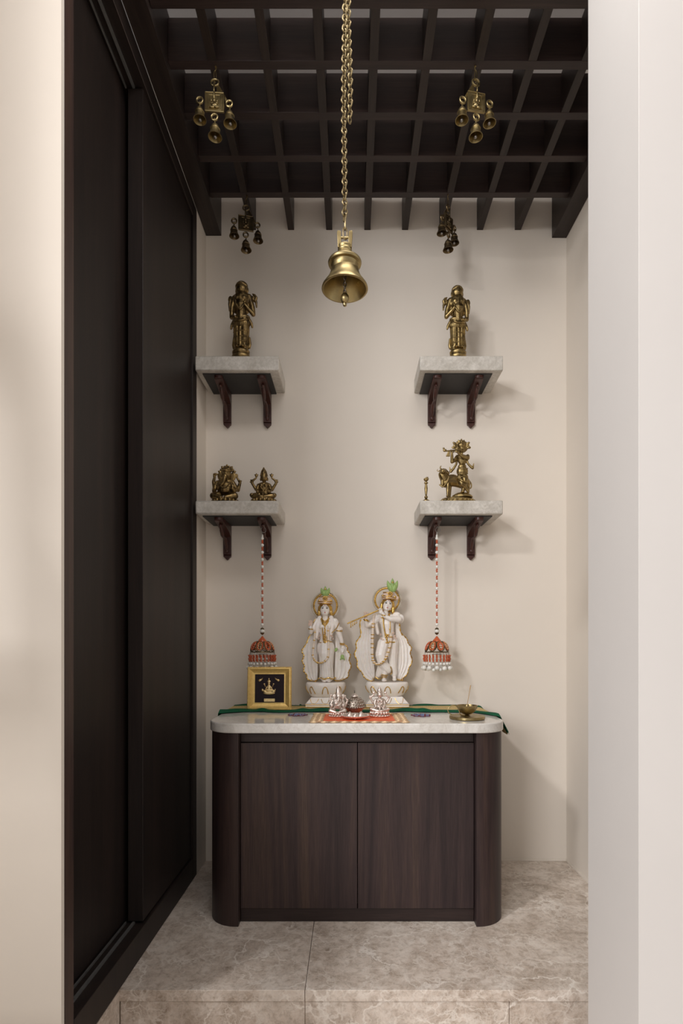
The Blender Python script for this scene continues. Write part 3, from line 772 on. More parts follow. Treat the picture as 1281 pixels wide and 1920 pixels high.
def hand(f, w_, dirv, spread, curl=0, L=44, r=9):
    """palm with four fingers and a thumb; w_ wrist, dirv direction (x, z-down) of the fingers"""
    dx, dz = dirv; px_, pz_ = -dz, dx
    c = (w_[0]+dx*30, w_[1]+dz*30, w_[2])
    f.cap(w_, c, 15, 19)
    for q in range(4):
        o = (q-1.5)*11; b = (c[0]+px_*o+dx*8, c[1]+pz_*o+dz*8, c[2])
        l = L*(.9, 1.05, 1, .78)[q]; sp = (q-1.5)*spread
        m_ = (b[0]+(dx+px_*sp)*l*.55, b[1]+(dz+pz_*sp)*l*.55, b[2]-curl*.5)
        e = (b[0]+(dx+px_*sp*1.3)*l, b[1]+(dz+pz_*sp*1.3)*l, b[2]-curl*1.5)
        f.cap(b, m_, r*.8, r*.72); f.cap(m_, e, r*.72, r*.55)
    b = (w_[0]+dx*14-px_*14, w_[1]+dz*14-pz_*14, w_[2]-6)
    f.chain([b, (b[0]+dx*16-px_*16, b[1]+dz*16-pz_*16, b[2]-6), (b[0]+dx*34-px_*18, b[1]+dz*34-pz_*18, b[2]-8)], [9, 7.5, 5.5])

def marble_lady():
    k = KM; cx, cy = 445, 1815
    t = thing('marble_goddess_statue', 'white marble lady statue with raised palm and green lotus crest, left of the pair', 'statue', (X(611, 2.69), 2.69, TZ+.003))
    lotus_pedestal(t, k, 1480, 1682, cy, 275, 195, 268, .62)
    P = lambda x, z, d=0: Vector(((x-cx)*k, d*k, (cy-z)*k))
    f = Fig(cx, cy, k)
    # skirt with feet below
    f.chain([(445, 930, 0), (450, 1080, -6), (455, 1300, -4), (460, 1400, -4)], [96, 112, 92, 96])
    f.ell((380, 1020, 0), (60, 58, 110)); f.ell((510, 1020, 0), (60, 58, 110))
    f.ell((460, 1425, -6), (118, 82, 22)); f.ell((430, 1462, -82), (30, 46, 18)); f.ell((492, 1462, -82), (30, 46, 18))
    # torso
    f.chain([(445, 920, 0), (442, 840, 0), (440, 720, -4)], [78, 80, 96]); f.ell((440, 690, -6), (112, 66, 84)); f.ell((446, 632, 0), (140, 58, 42))
    f.ell((398, 715, -58), (42, 34, 40)); f.ell((484, 715, -58), (42, 34, 40))
    f.chain([(440, 620, -4), (437, 560, -6)], [40, 38])
    f.ell((436, 470, -10), (72, 68, 88)); f.ell((436, 520, -32), (48, 42, 46))
    f.ell((436, 492, -82), (9, 11, 14)); f.ell((436, 480, -80), (6, 8, 18)); f.ell((436, 540, -68), (18, 14, 12))
    f.ell((366, 500, 0), (14, 16, 24)); f.ell((508, 500, 0), (14, 16, 24))
    # arms
    f.chain([(325, 640, 0), (262, 750, -10), (240, 790, -34)], [48, 40, 34]); f.chain([(240, 790, -34), (238, 735, -70), (242, 710, -76)], [34, 24, 18])
    f.chain([(570, 640, 0), (622, 780, -8), (660, 900, -18), (678, 975, -26)], [50, 42, 30, 20])
    f.ell((640, 742, 0), (44, 36, 30))
    # shawl over the shoulders
    f.chain([(360, 590, 0), (330, 700, -30), (320, 860, -34)], [34, 34, 26]); f.chain([(520, 585, 0), (545, 700, -36), (500, 900, -44)], [32, 32, 20])
    body = sculpt(f.mb, 'figure', WHITE, t, .0013, 1)
    h = Fig(cx, cy, k)
    hand(h, (242, 712, -76), (0.02, -1), .10, 6, 48, 10); sculpt(h.mb, 'raised_hand', BLUSH, t, .0009, 1)
    h = Fig(cx, cy, k)
    hand(h, (678, 975, -26), (-.05, 1), -.06, 14, 56, 11); sculpt(h.mb, 'lowered_hand', WHITE, t, .0009, 1)
    face(t, k, P, (436, 470, -10), 0)
    # pleats of the skirt
    pl = Fig(cx, cy, k)
    for s_ in (-74, -50, -26, 0, 26, 50, 74):
        pl.tube(smoothpts([(452+s_*.9, 960, -92*math.sqrt(1-(s_/110)**2)-6), (452+s_, 1180, -104*math.sqrt(1-(s_/120)**2)), (460+s_*1.25, 1425, -92*math.sqrt(1-(s_/120)**2))]), [3.5]*6+[4.5]*7, n=6)
    pl.mb.build('skirt_pleats', WHITE, t)
    cape(t, k, cx, cy, [(262, 800), (140, 990), (128, 1130), (135, 1250), (165, 1370), (215, 1450), (300, 1468)], [(300, 760), (325, 900), (330, 1050), (332, 1200), (330, 1340), (325, 1420), (320, 1455)], 18, 4, 9)
    cape(t, k, cx, cy, [(600, 760), (700, 950), (758, 1050), (778, 1170), (776, 1320), (720, 1430), (610, 1462)], [(580, 760), (578, 900), (576, 1050), (572, 1200), (568, 1340), (566, 1420), (564, 1455)], 20, 4, 9)
    halo(t, k, (P(436, 0).x, P(0, 415).z), 162, 168, .030)
    # hair and crown
    hr = Fig(cx, cy, k); hr.ell((436, 452, 8), (92, 74, 92)); hr.chain([(356, 440, 0), (350, 540, 10)], [18, 22]); hr.chain([(516, 440, 0), (524, 540, 10)], [18, 22])
    sculpt(hr.mb, 'gilt_hair', GOLD, t, .0014, 1)
    cr = Fig(cx, cy, k); cr.lathe([(96, 398), (100, 380), (98, 350), (88, 315), (62, 288), (0, 272)], (436, 0), sy=.85, d=-4); cr.mb.build('crown', BLUSH, t)
    cg = Fig(cx, cy, k)
    for zz, r in ((392, 98), (366, 102), (300, 78)): cg.tube([(436+r*math.cos(a), zz, -4+r*.85*math.sin(a)) for a in [2*PI*j/30 for j in range(30)]], 7, closed=True)
    for j in range(8):
        a = 2*PI*j/8; cg.ell((440+26*math.cos(a), 325+26*math.sin(a), -96), (11, 8, 11), n=8, m=6)
    cg.ell((440, 325, -100), 12); cg.ell((360, 350, -50), (16, 10, 14)); cg.ell((520, 350, -50), (16, 10, 14))
    cg.mb.build('crown_jewels', GOLD, t)
    lotus_flower(t, k, (P(440, 0).x, P(0, 292).z), 155, 135, -40*k)
    # jewellery
    j_ = Fig(cx, cy, k)
    for dz, r in ((0, 8), (24, 9), (48, 11)):
        j_.tube(smoothpts([(390-dz*.2, 590+dz*.3, -30), (412, 628+dz, -70-dz*.12), (437, 640+dz*1.1, -80-dz*.12), (462, 628+dz, -70-dz*.12), (486+dz*.2, 590+dz*.3, -30)]), r)
    for zz in range(690, 940, 22): j_.ell((437+3*math.sin(zz), zz, -94), (13, 9, 12), n=8, m=6)
    j_.tube(smoothpts([(400, 610, -50), (404, 760, -92), (420, 900, -90)]), 7)
    for a in range(10): j_.ell((437+26*math.cos(a*.63), 880+40*math.sin(a*.63), -92), (9, 7, 9), n=8, m=6)
    j_.tube([(445+86*math.cos(a), 928+6*math.sin(a*2), 84*math.sin(a)) for a in [2*PI*q/30 for q in range(30)]], 11, closed=True)
    for (x, z, r, d) in ((240, 745, 27, -60), (670, 945, 25, -22), (672, 962, 23, -24), (628, 770, 45, -8)):
        j_.tube([(x+r*math.cos(a), z+3*math.cos(a), d+r*math.sin(a)) for a in [2*PI*q/20 for q in range(20)]], 8, closed=True)
    j_.tube(smoothpts([(632, 660, -36), (590, 740, -70), (530, 800, -88)]), 6); j_.tube(smoothpts([(300, 605, -40), (272, 660, -46)]), 5)
    j_.ell((508, 520, -22), (9, 8, 14)); j_.ell((366, 520, -22), (9, 8, 14))
    for zz in (1405,): j_.tube([(460+(118)*math.cos(a), 1425+8*math.sin(a*6), -6+84*math.sin(a)) for a in [PI+PI*q/30 for q in range(31)]], 10)
    j_.mb.build('gilt_jewellery', GOLD, t)
    # blossoms painted on the bodice and the long garland
    fl_ = Fig(cx, cy, k)
    for (x, z) in ((350, 850), (372, 830), (538, 850), (548, 880), (352, 880), (520, 835)):
        for q in range(5): fl_.ell((x+8*math.cos(q*1.26), z+8*math.sin(q*1.26), -70), (6, 6, 6), n=6, m=5)
    fl_.mb.build('bodice_blossoms', BLUSH, t)
    G = smoothpts([(300, 760, -60), (290, 880, -70), (276, 1010, -84), (272, 1120, -92), (310, 1190, -104), (370, 1212, -112), (430, 1190, -118), (478, 1130, -116), (488, 1000, -110), (484, 860, -98), (478, 700, -82)], 6)
    ga = Fig(cx, cy, k); ga.tube(G, 14); ga.mb.build('garland', CREAM, t)
    gg = Fig(cx, cy, k)
    for q in range(2, len(G)-2, 5): gg.ell(G[q], (17, 16, 15), n=10, m=7)
    for q in range(20, 36, 2): gg.ell((G[q][0], G[q][1], G[q][2]-10), (12, 10, 10), n=8, m=6)
    gg.mb.build('garland_beads', GOLD, t)
    bud = Fig(cx, cy, k)
    bud.ell((676, 1130, -46), (26, 20, 34)); bud.ell((660, 1150, -52), (12, 10, 30), (0, .5, 0)); bud.ell((694, 1150, -52), (12, 10, 30), (0, -.5, 0)); bud.ell((590, 1030, -40), (20, 12, 30), (0, .5, 0))
    bud.mb.build('green_bud', GREEN, t)
marble_lady()

def marble_flutist():
    k = KM*1.0; cx, cy = 555, 1845
    t = thing('marble_flute_player_statue', 'white marble flute player statue with crossed legs and wide gilt-edged cape, right of the pair', 'statue', (X(725.5, 2.69), 2.685, TZ+.003))
    lotus_pedestal(t, k, 1505, 1700, cy, 296, 205, 292, .56)
    P = lambda x, z, d=0: Vector(((x-cx)*k, d*k, (cy-z)*k))
    f = Fig(cx, cy, k)
    # standing leg and crossed leg
    f.chain([(630, 960, 6), (628, 1120, 4), (640, 1300, 0), (655, 1400, -4)], [86, 76, 56, 44])
    f.chain([(510, 970, -10), (468, 1130, -50), (500, 1260, -56), (560, 1330, -52)], [86, 78, 70, 62])
    f.chain([(500, 1250, -30), (440, 1400, -26), (420, 1430, -20)], [66, 44, 26])
    f.chain([(540, 1300, -50), (520, 1400, -56), (512, 1440, -62)], [54, 34, 28])
    f.ell((512, 1478, -76), (36, 54, 22)); f.ell((656, 1470, -50), (30, 52, 24)); f.chain([(655, 1390, -4), (658, 1450, -16)], [30, 26])
    f.ell((572, 960, -4), (120, 76, 62))
    f.chain([(572, 930, 0), (566, 820, 0), (560, 700, -4)], [84, 84, 96]); f.ell((558, 660, -6), (116, 64, 78)); f.ell((562, 606, 0), (136, 52, 42))
    f.chain([(545, 590, -4), (538, 540, -6)], [38, 36])
    hx, hz = 566, 435
    f.ell((hx, hz, -10), (70, 66, 86), (0, .22, 0)); f.ell((hx-12, hz+48, -32), (46, 42, 44))
    f.ell((hx-6, hz+22, -82), (9, 11, 13)); f.ell((hx-3, hz+10, -79), (6, 8, 18)); f.ell((hx-20, hz+70, -66), (18, 14, 12))
    # far arm out to the flute end
    f.chain([(440, 620, 0), (340, 700, -22), (280, 725, -50), (258, 660, -84), (262, 632, -90)], [48, 42, 36, 25, 19])
    # near arm folded across the chest
    f.chain([(690, 620, 0), (712, 640, -50), (600, 640, -90), (515, 600, -104), (490, 560, -108)], [50, 48, 36, 26, 19])
    f.ell((742, 632, 6), (54, 34, 66)); f.ell((690, 570, 0), (52, 38, 34))
    f.chain([(400, 600, 4), (400, 720, 0), (430, 830, 0)], [36, 32, 24])
    sculpt(f.mb, 'figure', WHITE, t, .0013, 1)
    h = Fig(cx, cy, k); hand(h, (262, 634, -92), (.05, -1), .16, 8, 56, 10); sculpt(h.mb, 'raised_hand', BLUSH, t, .0009, 1)
    h = Fig(cx, cy, k); hand(h, (492, 566, -108), (-.55, -.83), .05, 16, 44, 10); sculpt(h.mb, 'fingering_hand', WHITE, t, .0009, 1)
    face(t, k, P, (hx, hz, -10), .18)
    cape(t, k, cx, cy, [(200, 640), (182, 860), (128, 1010), (122, 1140), (150, 1270), (215, 1400), (330, 1492), (392, 1448)], [(330, 640), (345, 800), (352, 950), (362, 1100), (372, 1220), (382, 1330), (388, 1400), (394, 1440)], 26, 5, 10)
    cape(t, k, cx, cy, [(700, 660), (778, 850), (868, 980), (892, 1100), (884, 1290), (800, 1440), (765, 1485)], [(670, 660), (680, 820), (684, 960), (686, 1100), (688, 1240), (690, 1370), (694, 1470)], 26, 5, 10)
    halo(t, k, (P(562, 0).x, P(0, 362).z), 168, 162, .030)
    hr = Fig(cx, cy, k); hr.ell((hx+4, hz-16, 8), (90, 74, 88)); hr.chain([(486, 420, 0), (470, 520, 0)], [18, 20]); hr.chain([(646, 440, 0), (640, 540, 6)], [18, 24])
    sculpt(hr.mb, 'gilt_hair', GOLD, t, .0014, 1)
    cr = Fig(cx, cy, k); cr.lathe([(94, 362), (98, 345), (96, 315), (84, 285), (56, 262), (0, 250)], (582, 0), sy=.85, d=-4); cr.mb.build('crown', BLUSH, t)
    cg = Fig(cx, cy, k)
    for zz, r in ((356, 96), (330, 100), (280, 78)): cg.tube([(582+r*math.cos(a), zz+r*.18*math.cos(a), -4+r*.85*math.sin(a)) for a in [2*PI*j/30 for j in range(30)]], 7, closed=True)
    for j in range(8):
        a = 2*PI*j/8; cg.ell((596+26*math.cos(a), 295+26*math.sin(a), -94), (11, 8, 11), n=8, m=6)
    cg.ell((596, 295, -98), 12); cg.ell((500, 315, -50), (16, 10, 14)); cg.ell((664, 330, -50), (16, 10, 14))
    cg.mb.build('crown_jewels', GOLD, t)
    cb_ = Fig(cx, cy, k); cb_.ell((694, 345, -20), (26, 18, 26)); cb_.mb.build('crown_rosette', BLUSH, t)
    lotus_flower(t, k, (P(630, 0).x, P(0, 262).z), 175, 180, -36*k)
    fl_ = Fig(cx, cy, k); fl_.cap((14, 700, -150), (455, 512, -112), 10, 11, n=10); flute = fl_.mb.build('flute', GOLD, t)
    ft = Fig(cx, cy, k)
    for q in range(5): ft.ell((60+q*26, 681-q*11, -152+q*2), (8, 8, 8), n=8, m=6)
    for q in range(4): ft.cap((55+q*26, 700-q*9, -148), (56+q*25, 752-q*18, -148), 5, 8)
    ft.mb.build('flute_tassel', GOLD, flute)
    j_ = Fig(cx, cy, k)
    for dz, r in ((0, 10), (26, 12)):
        j_.tube(smoothpts([(492, 560+dz*.3, -30), (515, 590+dz, -72), (540, 600+dz, -80), (566, 590+dz, -72), (590, 560+dz*.3, -30)]), r)
    j_.tube(smoothpts([(500, 600, -70), (505, 720, -94), (530, 870, -96), (560, 960, -92)]), 9)
    j_.tube(smoothpts([(590, 600, -66), (595, 700, -92), (590, 860, -94)]), 6)
    for (x, z) in ((545, 860), (530, 880), (560, 880), (548, 905), (535, 850), (565, 856), (590, 780), (590, 940), (480, 620)): j_.ell((x, z, -98), (13, 9, 12), n=8, m=6)
    for (x, z, r, d) in ((258, 648, 28, -88), (268, 662, 30, -82), (505, 590, 26, -106), (522, 1410, 38, -58), (514, 1432, 34, -62)):
        j_.tube([(x+r*math.cos(a), z+5*math.cos(a), d+r*math.sin(a)) for a in [2*PI*q/20 for q in range(20)]], 8, closed=True)
    j_.tube([(572+124*math.cos(a), 962-8*math.cos(a), -4+82*math.sin(a)) for a in [PI+PI*q/30 for q in range(31)]], 11)
    j_.tube(smoothpts([(600, 1290, -90), (620, 1370, -70), (600, 1400, -60)]), 7); j_.tube(smoothpts([(400, 1440, -40), (440, 1462, -60), (490, 1440, -84)]), 7)
    j_.ell((488, 500, -40), (9, 8, 13)); j_.mb.build('gilt_jewellery', GOLD, t)
    fb = Fig(cx, cy, k)
    for (x, z) in ((465, 850), (470, 905), (640, 830), (655, 870), (630, 900), (500, 930), (672, 900)):
        for q in range(5): fb.ell((x+10*math.cos(q*1.26), z+10*math.sin(q*1.26), -76), (7, 7, 7), n=6, m=5)
    fb.mb.build('sash_blossoms', BLUSH, t)
    G = smoothpts([(380, 560, -30), (362, 700, -60), (354, 850, -80), (350, 1000, -96), (352, 1170, -110), (385, 1245, -122), (430, 1258, -134), (480, 1235, -138), (530, 1180, -136), (570, 1070, -120), (600, 950, -104), (604, 830, -98)], 6)
    ga = Fig(cx, cy, k); ga.tube(G, 17); ga.mb.build('garland', CREAM, t)
    gg = Fig(cx, cy, k)
    for q in (6, 8, 12, 14, 17, 19, 22, 26, 29, 33, 37, 41, 44, 48, 50, 53, 56, 60, 63): gg.tube([(G[q][0]+(19)*math.cos(a), G[q][1]+3, G[q][2]+19*math.sin(a)) for a in [2*PI*j/14 for j in range(14)]], 7, closed=True)
    for q in (24, 44, 47): gg.ell((G[q][0], G[q][1], G[q][2]-14), (14, 10, 14), n=8, m=6)
    gg.mb.build('garland_bands', GOLD, t)
marble_flutist()

# ================================================================== HANGING BELLS
def ringpts(c, R, n=20, plane='xz', a0=0):
    out = []
    for j in range(n):
        a = a0+2*PI*j/n; u, v = R*math.cos(a), R*math.sin(a)
        out.append((c[0]+u, c[1], c[2]+v) if plane == 'xz' else ((c[0], c[1]+u, c[2]+v) if plane == 'yz' else (c[0]+u, c[1]+v, c[2])))
    return out
def bell_profile(R, H, th):
    o = [(R, 0), (R*.985, H*.04), (R*.86, H*.14), (R*.74, H*.28), (R*.68, H*.42), (R*.66, H*.50), (R*.72, H*.53), (R*.72, H*.57), (R*.60, H*.60), (R*.56, H*.74), (R*.42, H*.84), (R*.28, H*.90), (R*.17, H*.94), (R*.15, H), (0, H)]
    i = [(R-th, 0.0), (R*.84-th, H*.14), (R*.72-th, H*.28), (R*.62-th, H*.5), (R*.5-th, H*.74), (0, H*.82)]
    return list(reversed(i))+o
def bell_cluster(loc, mir, rz, m, label):
    k = .0001904
    t = thing('hanging_bell_cluster', label, 'bell ornament', loc, rz, 'brass bell clusters hanging from the lattice')
    f = lambda x, z, d=0: Vector(((x-605)*k*mir, d*k, (235-z)*k))
    h = MB(); h.tube([f(*q) for q in smoothpts([(620, 228), (640, 250), (628, 300), (600, 330), (590, 400), (600, 500), (612, 545)], 4)], 9*k, 8)
    h.tube([f(*q) for q in smoothpts([(620, 228, 8), (618, 300, 14), (630, 400, 14), (632, 500, 10)], 4)], 8*k, 8)
    h.tube([f(620, 244), f(620, 228)], 16*k, 8)
    h.build('hook', m, t)
    r = MB(); r.tube([f(608+72*math.cos(a), 545+62*math.sin(a)) for a in [2*PI*j/24 for j in range(24)]], 19*k, 8, closed=True); r.build('top_ring', m, t)
    p = MB()
    p.prism([(f(x, z).x, f(x, z).z) for x, z in ((425, 728), (785, 752), (785, 1118), (425, 1090))], -14*k, 14*k)
    for a, b in (((430, 735), (780, 758)), ((780, 758), (780, 1112)), ((780, 1112), (430, 1085)), ((430, 1085), (430, 735)), ((500, 790), (710, 802)), ((500, 790), (498, 1050)), ((710, 802), (712, 1062)), ((465, 765), (465, 1070)), ((745, 780), (745, 1090))):
        p.tube([f(*a, -16), f(*b, -16)], 10*k, 6)
    pl = p.build('plaque', m, t)
    g = MB()      # small seated figure in relief
    for c, rr in (((600, 985), (60, 26, 44)), ((560, 1035), (52, 26, 20)), ((648, 1035), (52, 26, 20)), ((600, 905), (34, 26, 32)), ((548, 890), (14, 14, 34)), ((660, 905), (14, 14, 34)), ((598, 860), (26, 24, 26)), ((560, 960), (34, 22, 16)), ((645, 960), (34, 22, 16))):
        g.ell(f(*c, -22), tuple(q*k for q in rr), 10, 8)
    g.tube([f(598, 940, -40), f(594, 990, -52)], 10*k, 6)
    g.build('relief_figure', m, pl)
    fn_ = MB(); fn_.cap(f(597, 580, -36), f(600, 730, -34), 15*k, 18*k); fn_.cap(f(600, 730, -34), f(598, 850, -30), 12*k, 24*k); fn_.build('finial', m, t)
    w_ = MB(); w_.prism([(f(x, z).x, f(x, z).z) for x, z in ((650, 600), (690, 600), (845, 870), (800, 880), (760, 760), (640, 740))], 4*k, 22*k)
    for q in range(5): w_.tube([f(665+q*5, 615, 2), f(655+q*38, 742+q*18, 2)], 6*k, 6)
    w_.build('side_wing', m, t)
    for (rx, rz_, bx, bz, R) in ((322, 882, 325, 1255, 122), (880, 945, 897, 1330, 124), (600, 1200, 612, 1580, 130)):
        q = MB(); q.tube([f(rx+58*math.cos(a), rz_+58*math.sin(a)) for a in [2*PI*j/20 for j in range(20)]], 20*k, 8, closed=True)
        q.box(*sorted((f(rx, 0).x-14*k, f(rx, 0).x+14*k)), -10*k, 10*k, f(0, rz_+60).z, f(0, rz_+50).z)
        q.build('loop_ring', m, t)
        b = MB(); M = Matrix.Translation(f(bx, bz)) @ Euler((0, random.uniform(-.06, .06), 0)).to_matrix().to_4x4()
        H = 265*k; b.lathe(bell_profile(R*k, H, 8*k), 28, M=M)
        top = f(bx, bz-265)
        b.tube([Vector((top.x, 0, top.z-.0005)), f(rx, rz_+22)], 11*k, 8)
        bb = b.build('small_bell', m, t)
        c = MB(); c.cap(f(bx, bz-150), f(bx+4, bz-30), 6*k, 8*k); c.ell(f(bx+5, bz-5), 32*k, 12, 8); c.build('clapper', IRON, bb)
    return t
bell_cluster((-.495, 2.0, LZ0-.0005), 1, .0, BELLB, 'front left brass cluster of three small bells and a square plaque under the lattice')
bell_cluster((.448, 2.0, LZ0-.0005), -1, .25, BELLB, 'front right brass cluster of three small bells and a square plaque under the lattice')
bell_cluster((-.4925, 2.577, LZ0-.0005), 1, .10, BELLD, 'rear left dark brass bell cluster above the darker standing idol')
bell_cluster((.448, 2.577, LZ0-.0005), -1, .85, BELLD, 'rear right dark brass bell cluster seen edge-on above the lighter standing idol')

def big_bell():
    yb = 1.5; xb = X(646.7, yb); zm = 2.055
    t = thing('temple_bell', 'large brass bell hanging on a long chain in the centre', 'bell', (xb, yb, zm))
    outer = [(.0600, -.0002), (.0627, .001), (.0618, .005), (.055, .015), (.0465, .027), (.041, .038), (.0385, .047), (.0378, .048), (.0378, .051), (.0362, .052), (.0352, .062), (.037, .0655), (.0440, .067), (.0456, .0715), (.0435, .076), (.034, .079), (.031, .0835), (.025, .090), (.0205, .098), (.0178, .101), (.0190, .103), (.0190, .106), (.0178, .108), (.0178, .1115), (.0188, .113), (.0188, .116), (.0165, .118), (0, .118)]
    inner = [(.0575, 0), (.050, .014), (.042, .028), (.036, .042), (.032, .06), (.026, .078), (0, .085)]
    bd = MB().lathe(list(reversed(inner))+outer, 56).build('bell_body', BELLB, t, ang=50)
    yk = MB()
    for s_ in (-1, 1):
        yk.prism([(s_*.0095, .115), (s_*.0185, .108), (s_*.021, .150), (s_*.019, .1545), (s_*.0105, .152)], -.009, .009)
    yk.tube([(-.013, 0, .140), (.013, 0, .140)], .0028, 8); yk.build('yoke', BELLB, t, bevel=.001)
    # clapper on its own little chain
    def linkmesh(name, L, W, r):
        pts = []
        for j in range(20):
            a = 2*PI*j/20; pts.append((W*math.cos(a), 0, L*math.sin(a)+(.22*L if math.sin(a) > 0 else -.22*L)))
        return MB().tube(pts, r, 6, closed=True).mesh(name)
    cl = MB().lathe([(0, -.046), (.0045, -.044), (.0055, -.040), (.0045, -.037), (.009, -.034), (.0115, -.026), (.0108, -.018), (.006, -.011), (0, -.010)], 20).build('clapper', BELLB, t)
    sm = linkmesh('clapper_link', .0055, .004, .0013)
    for j in range(8):
        o = link('clapper_link', sm, IRON, t); o.location = (0, 0, -.008+j*.0105); o.rotation_euler = (0, 0, j*PI/2+.4)
    big = linkmesh('chain_link', .0135, .0062, .0019)
    o = link('chain_link', big, CHAINB, t); o.location = (.001, 0, .152); o.rotation_euler = (0, 0, .5)
    o = link('chain_link', big, CHAINB, t); o.location = (.001, 0, .177); o.rotation_euler = (0, 0, 1.7)
    lm = linkmesh('chain_link', .0078, .0068, .0020)
    z = .195; j = 0; top = CZ-zm-.012
    while z < top:
        for strand in range(2):
            if strand and z < .455: continue
            o = link('chain_link', lm, CHAINB, t)
            sw = .0035*math.sin(z*9)
            dx = sw*0.4-.0015 if not strand else .0105+.003*math.sin(z*13+1)
            o.location = (dx+(z-.195)*.002, (.0 if not strand else .004+.004*math.cos(z*17)), z+(0 if not strand else .006))
            o.rotation_euler = (.10*math.sin(j*1.7), .28 if j % 2 else -.22, (.55 if j % 2 else .55+PI/2)+(.5 if strand else 0))
        z += .0138; j += 1
    hk = MB().lathe([(.03, CZ-zm-.0005), (.03, CZ-zm-.006), (.010, CZ-zm-.010), (.004, CZ-zm-.022), (0, CZ-zm-.022)], 20); hk.build('ceiling_hook', BELLB, t)
big_bell()

# ================================================================== BEADED HANGINGS
def bead_hanging(px, label, rz):
    y = 2.648; k = 2.65/F/6.19
    zr = 1.6878-.0155-.0005
    t = thing('beaded_umbrella_hanging', label, 'hanging ornament', (X(px, y), y, 0), rz, 'beaded umbrella ornaments hanging from the lower shelves')
    Zc = lambda c: Z(970+c/6.19, y)
    rg = MB(); zc = Zc(145); rg.tube([(.006+30*k*math.cos(a), 30*k*.4*math.sin(a)*0, zc+30*k*math.sin(a)) for a in [2*PI*j/28 for j in range(28)]], .0011, 6, closed=True)
    rg.tube([(.004, 0, zc+28*k), (.003, 0, zr)], .0011, 6); rg.build('wire_ring', IRON, t)
    th = MB(); th.tube([(0, 0, zc-30*k), (0, 0, Zc(1400))], .0007, 5); th.build('thread', IRON, t)
    pe = MB(); ob = MB()
    pe.ell((0, 0, Zc(222)), (12*k, 12*k, 26*k), 12, 8); pe.ell((0, 0, Zc(245)), (18*k, 18*k, 18*k), 12, 8)
    zs = [323+84*q for q in range(12)]
    for z in zs: MB().ell((0, 0, Zc(z)), 18.5*k, 12, 8).build('pearl', PEARL, t)
    prev = 262
    for z in zs:
        a0, b0 = prev+2, z-20; n = 3
        for q in range(n):
            zz = a0+(b0-a0)*(q+.5)/n
            for u in range(3): ob.ell((6*k*math.cos(u*2.1+q), 6*k*math.sin(u*2.1+q), Zc(zz)), (7.5*k, 7.5*k, 7*k), 8, 6)
        prev = z+18
    pe.ell((0, 0, Zc(1320)), (28*k, 28*k, 28*k), 16, 12)
    pe.build('drop_pearl', PEARL, t); ob.build('orange_bead_strand', OBEAD, t)
    cp_ = MB()
    cp_.lathe([(24*k, Zc(1302)), (20*k, Zc(1290)), (8*k, Zc(1280)), (0, Zc(1278))], 14); cp_.lathe([(0, Zc(1364)), (8*k, Zc(1362)), (20*k, Zc(1352)), (25*k, Zc(1338))], 14)
    cp_.build('bead_caps', BELLD, t)
    cc = MB(); cc.lathe([(0, Zc(1378)), (10*k, Zc(1382)), (24*k, Zc(1402)), (44*k, Zc(1424)), (52*k, Zc(1440)), (46*k, Zc(1448)), (0, Zc(1446))], 20); cc.build('cap_cone', OBEAD, t)
    wire = MB(); gold = MB(); org = MB()
    Rr = 136
    def dome(u, v):     # u angle, v 0 top .. 1 rim
        r = 44+(Rr-44)*math.sin(v*PI/2)**.8; z = 1440+118*(1-math.cos(v*PI/2))
        return Vector((r*k*math.cos(u), r*k*math.sin(u), Zc(z)))
    for q in range(8):
        u0 = q*PI/4+.2
        pts = []
        for j in range(22):
            a = 2*PI*j/22; v = .52-.46*math.cos(a); hw = .36*math.sin(a); pts.append(dome(u0+hw, v))
        wire.tube(pts, 5.2*k, 6, closed=True)
        pts = [dome(u0+.26*math.sin(2*PI*j/18), .55-.34*math.cos(2*PI*j/18)) for j in range(18)]
        org.tube(pts, 6.5*k, 6, closed=True)
        for s_ in (-.1, .1):
            for v in (.35, .5, .65, .8): (gold if q % 2 else org).ell(dome(u0+s_, v), 8*k, 8, 6)
    wire.tube([(Rr*k*math.cos(a), Rr*k*math.sin(a), Zc(1563)) for a in [2*PI*j/40 for j in range(40)]], 6*k, 6, closed=True)
    wire.build('petal_wires', BELLD, t); gold.build('gold_beads', REL, t); org.build('orange_petal_beads', OBEAD, t)
    fo = MB(); fp = MB(); ft = MB()
    for q in range(22):
        a = 2*PI*q/22; c, s_ = math.cos(a), math.sin(a); sw = random.uniform(-6, 6)
        ft.tube([(Rr*k*c, Rr*k*s_, Zc(1565)), ((Rr+14)*k*c, (Rr+14)*k*s_, Zc(1600)), ((Rr+16)*k*c, (Rr+16)*k*s_, Zc(1740))], .0006, 4)
        for w2 in range(6): fo.ell(((Rr+14+4*math.cos(w2*2))*k*c, (Rr+14+4*math.cos(w2*2))*k*s_, Zc(1602+w2*13)), (11*k, 11*k, 7*k), 8, 6)
        fp.ell((Rr*.45*k*c, Rr*.45*k*s_, Zc(1640+sw)), 9*k, 6, 5)
        fp.ell(((Rr+15)*k*c, (Rr+15)*k*s_, Zc(1696+sw*.5)), 17*k, 10, 8)
        if q % 2 == 0: fp.ell(((Rr+22)*k*c, (Rr+22)*k*s_, Zc(1746+sw)), 27*k, 14, 10)
        else: fp.ell(((Rr-6)*k*c, (Rr-6)*k*s_, Zc(1762+sw)), 21*k, 12, 9)
    ft.tube([(Rr*.45*k*math.cos(a), Rr*.45*k*math.sin(a), Zc(1590)) for a in [2*PI*j/20 for j in range(20)]], .0006, 4, closed=True)
    ft.build('fringe_threads', IRON, t); fo.build('orange_fringe_beads', OBEAD, t); fp.build('pearl_fringe', PEARL, t)
bead_hanging(819.3, 'orange and pearl beaded umbrella ornament hanging under the lower right shelf', 0)
bead_hanging(492, 'orange and pearl beaded umbrella ornament hanging behind the gold picture frame', .5)

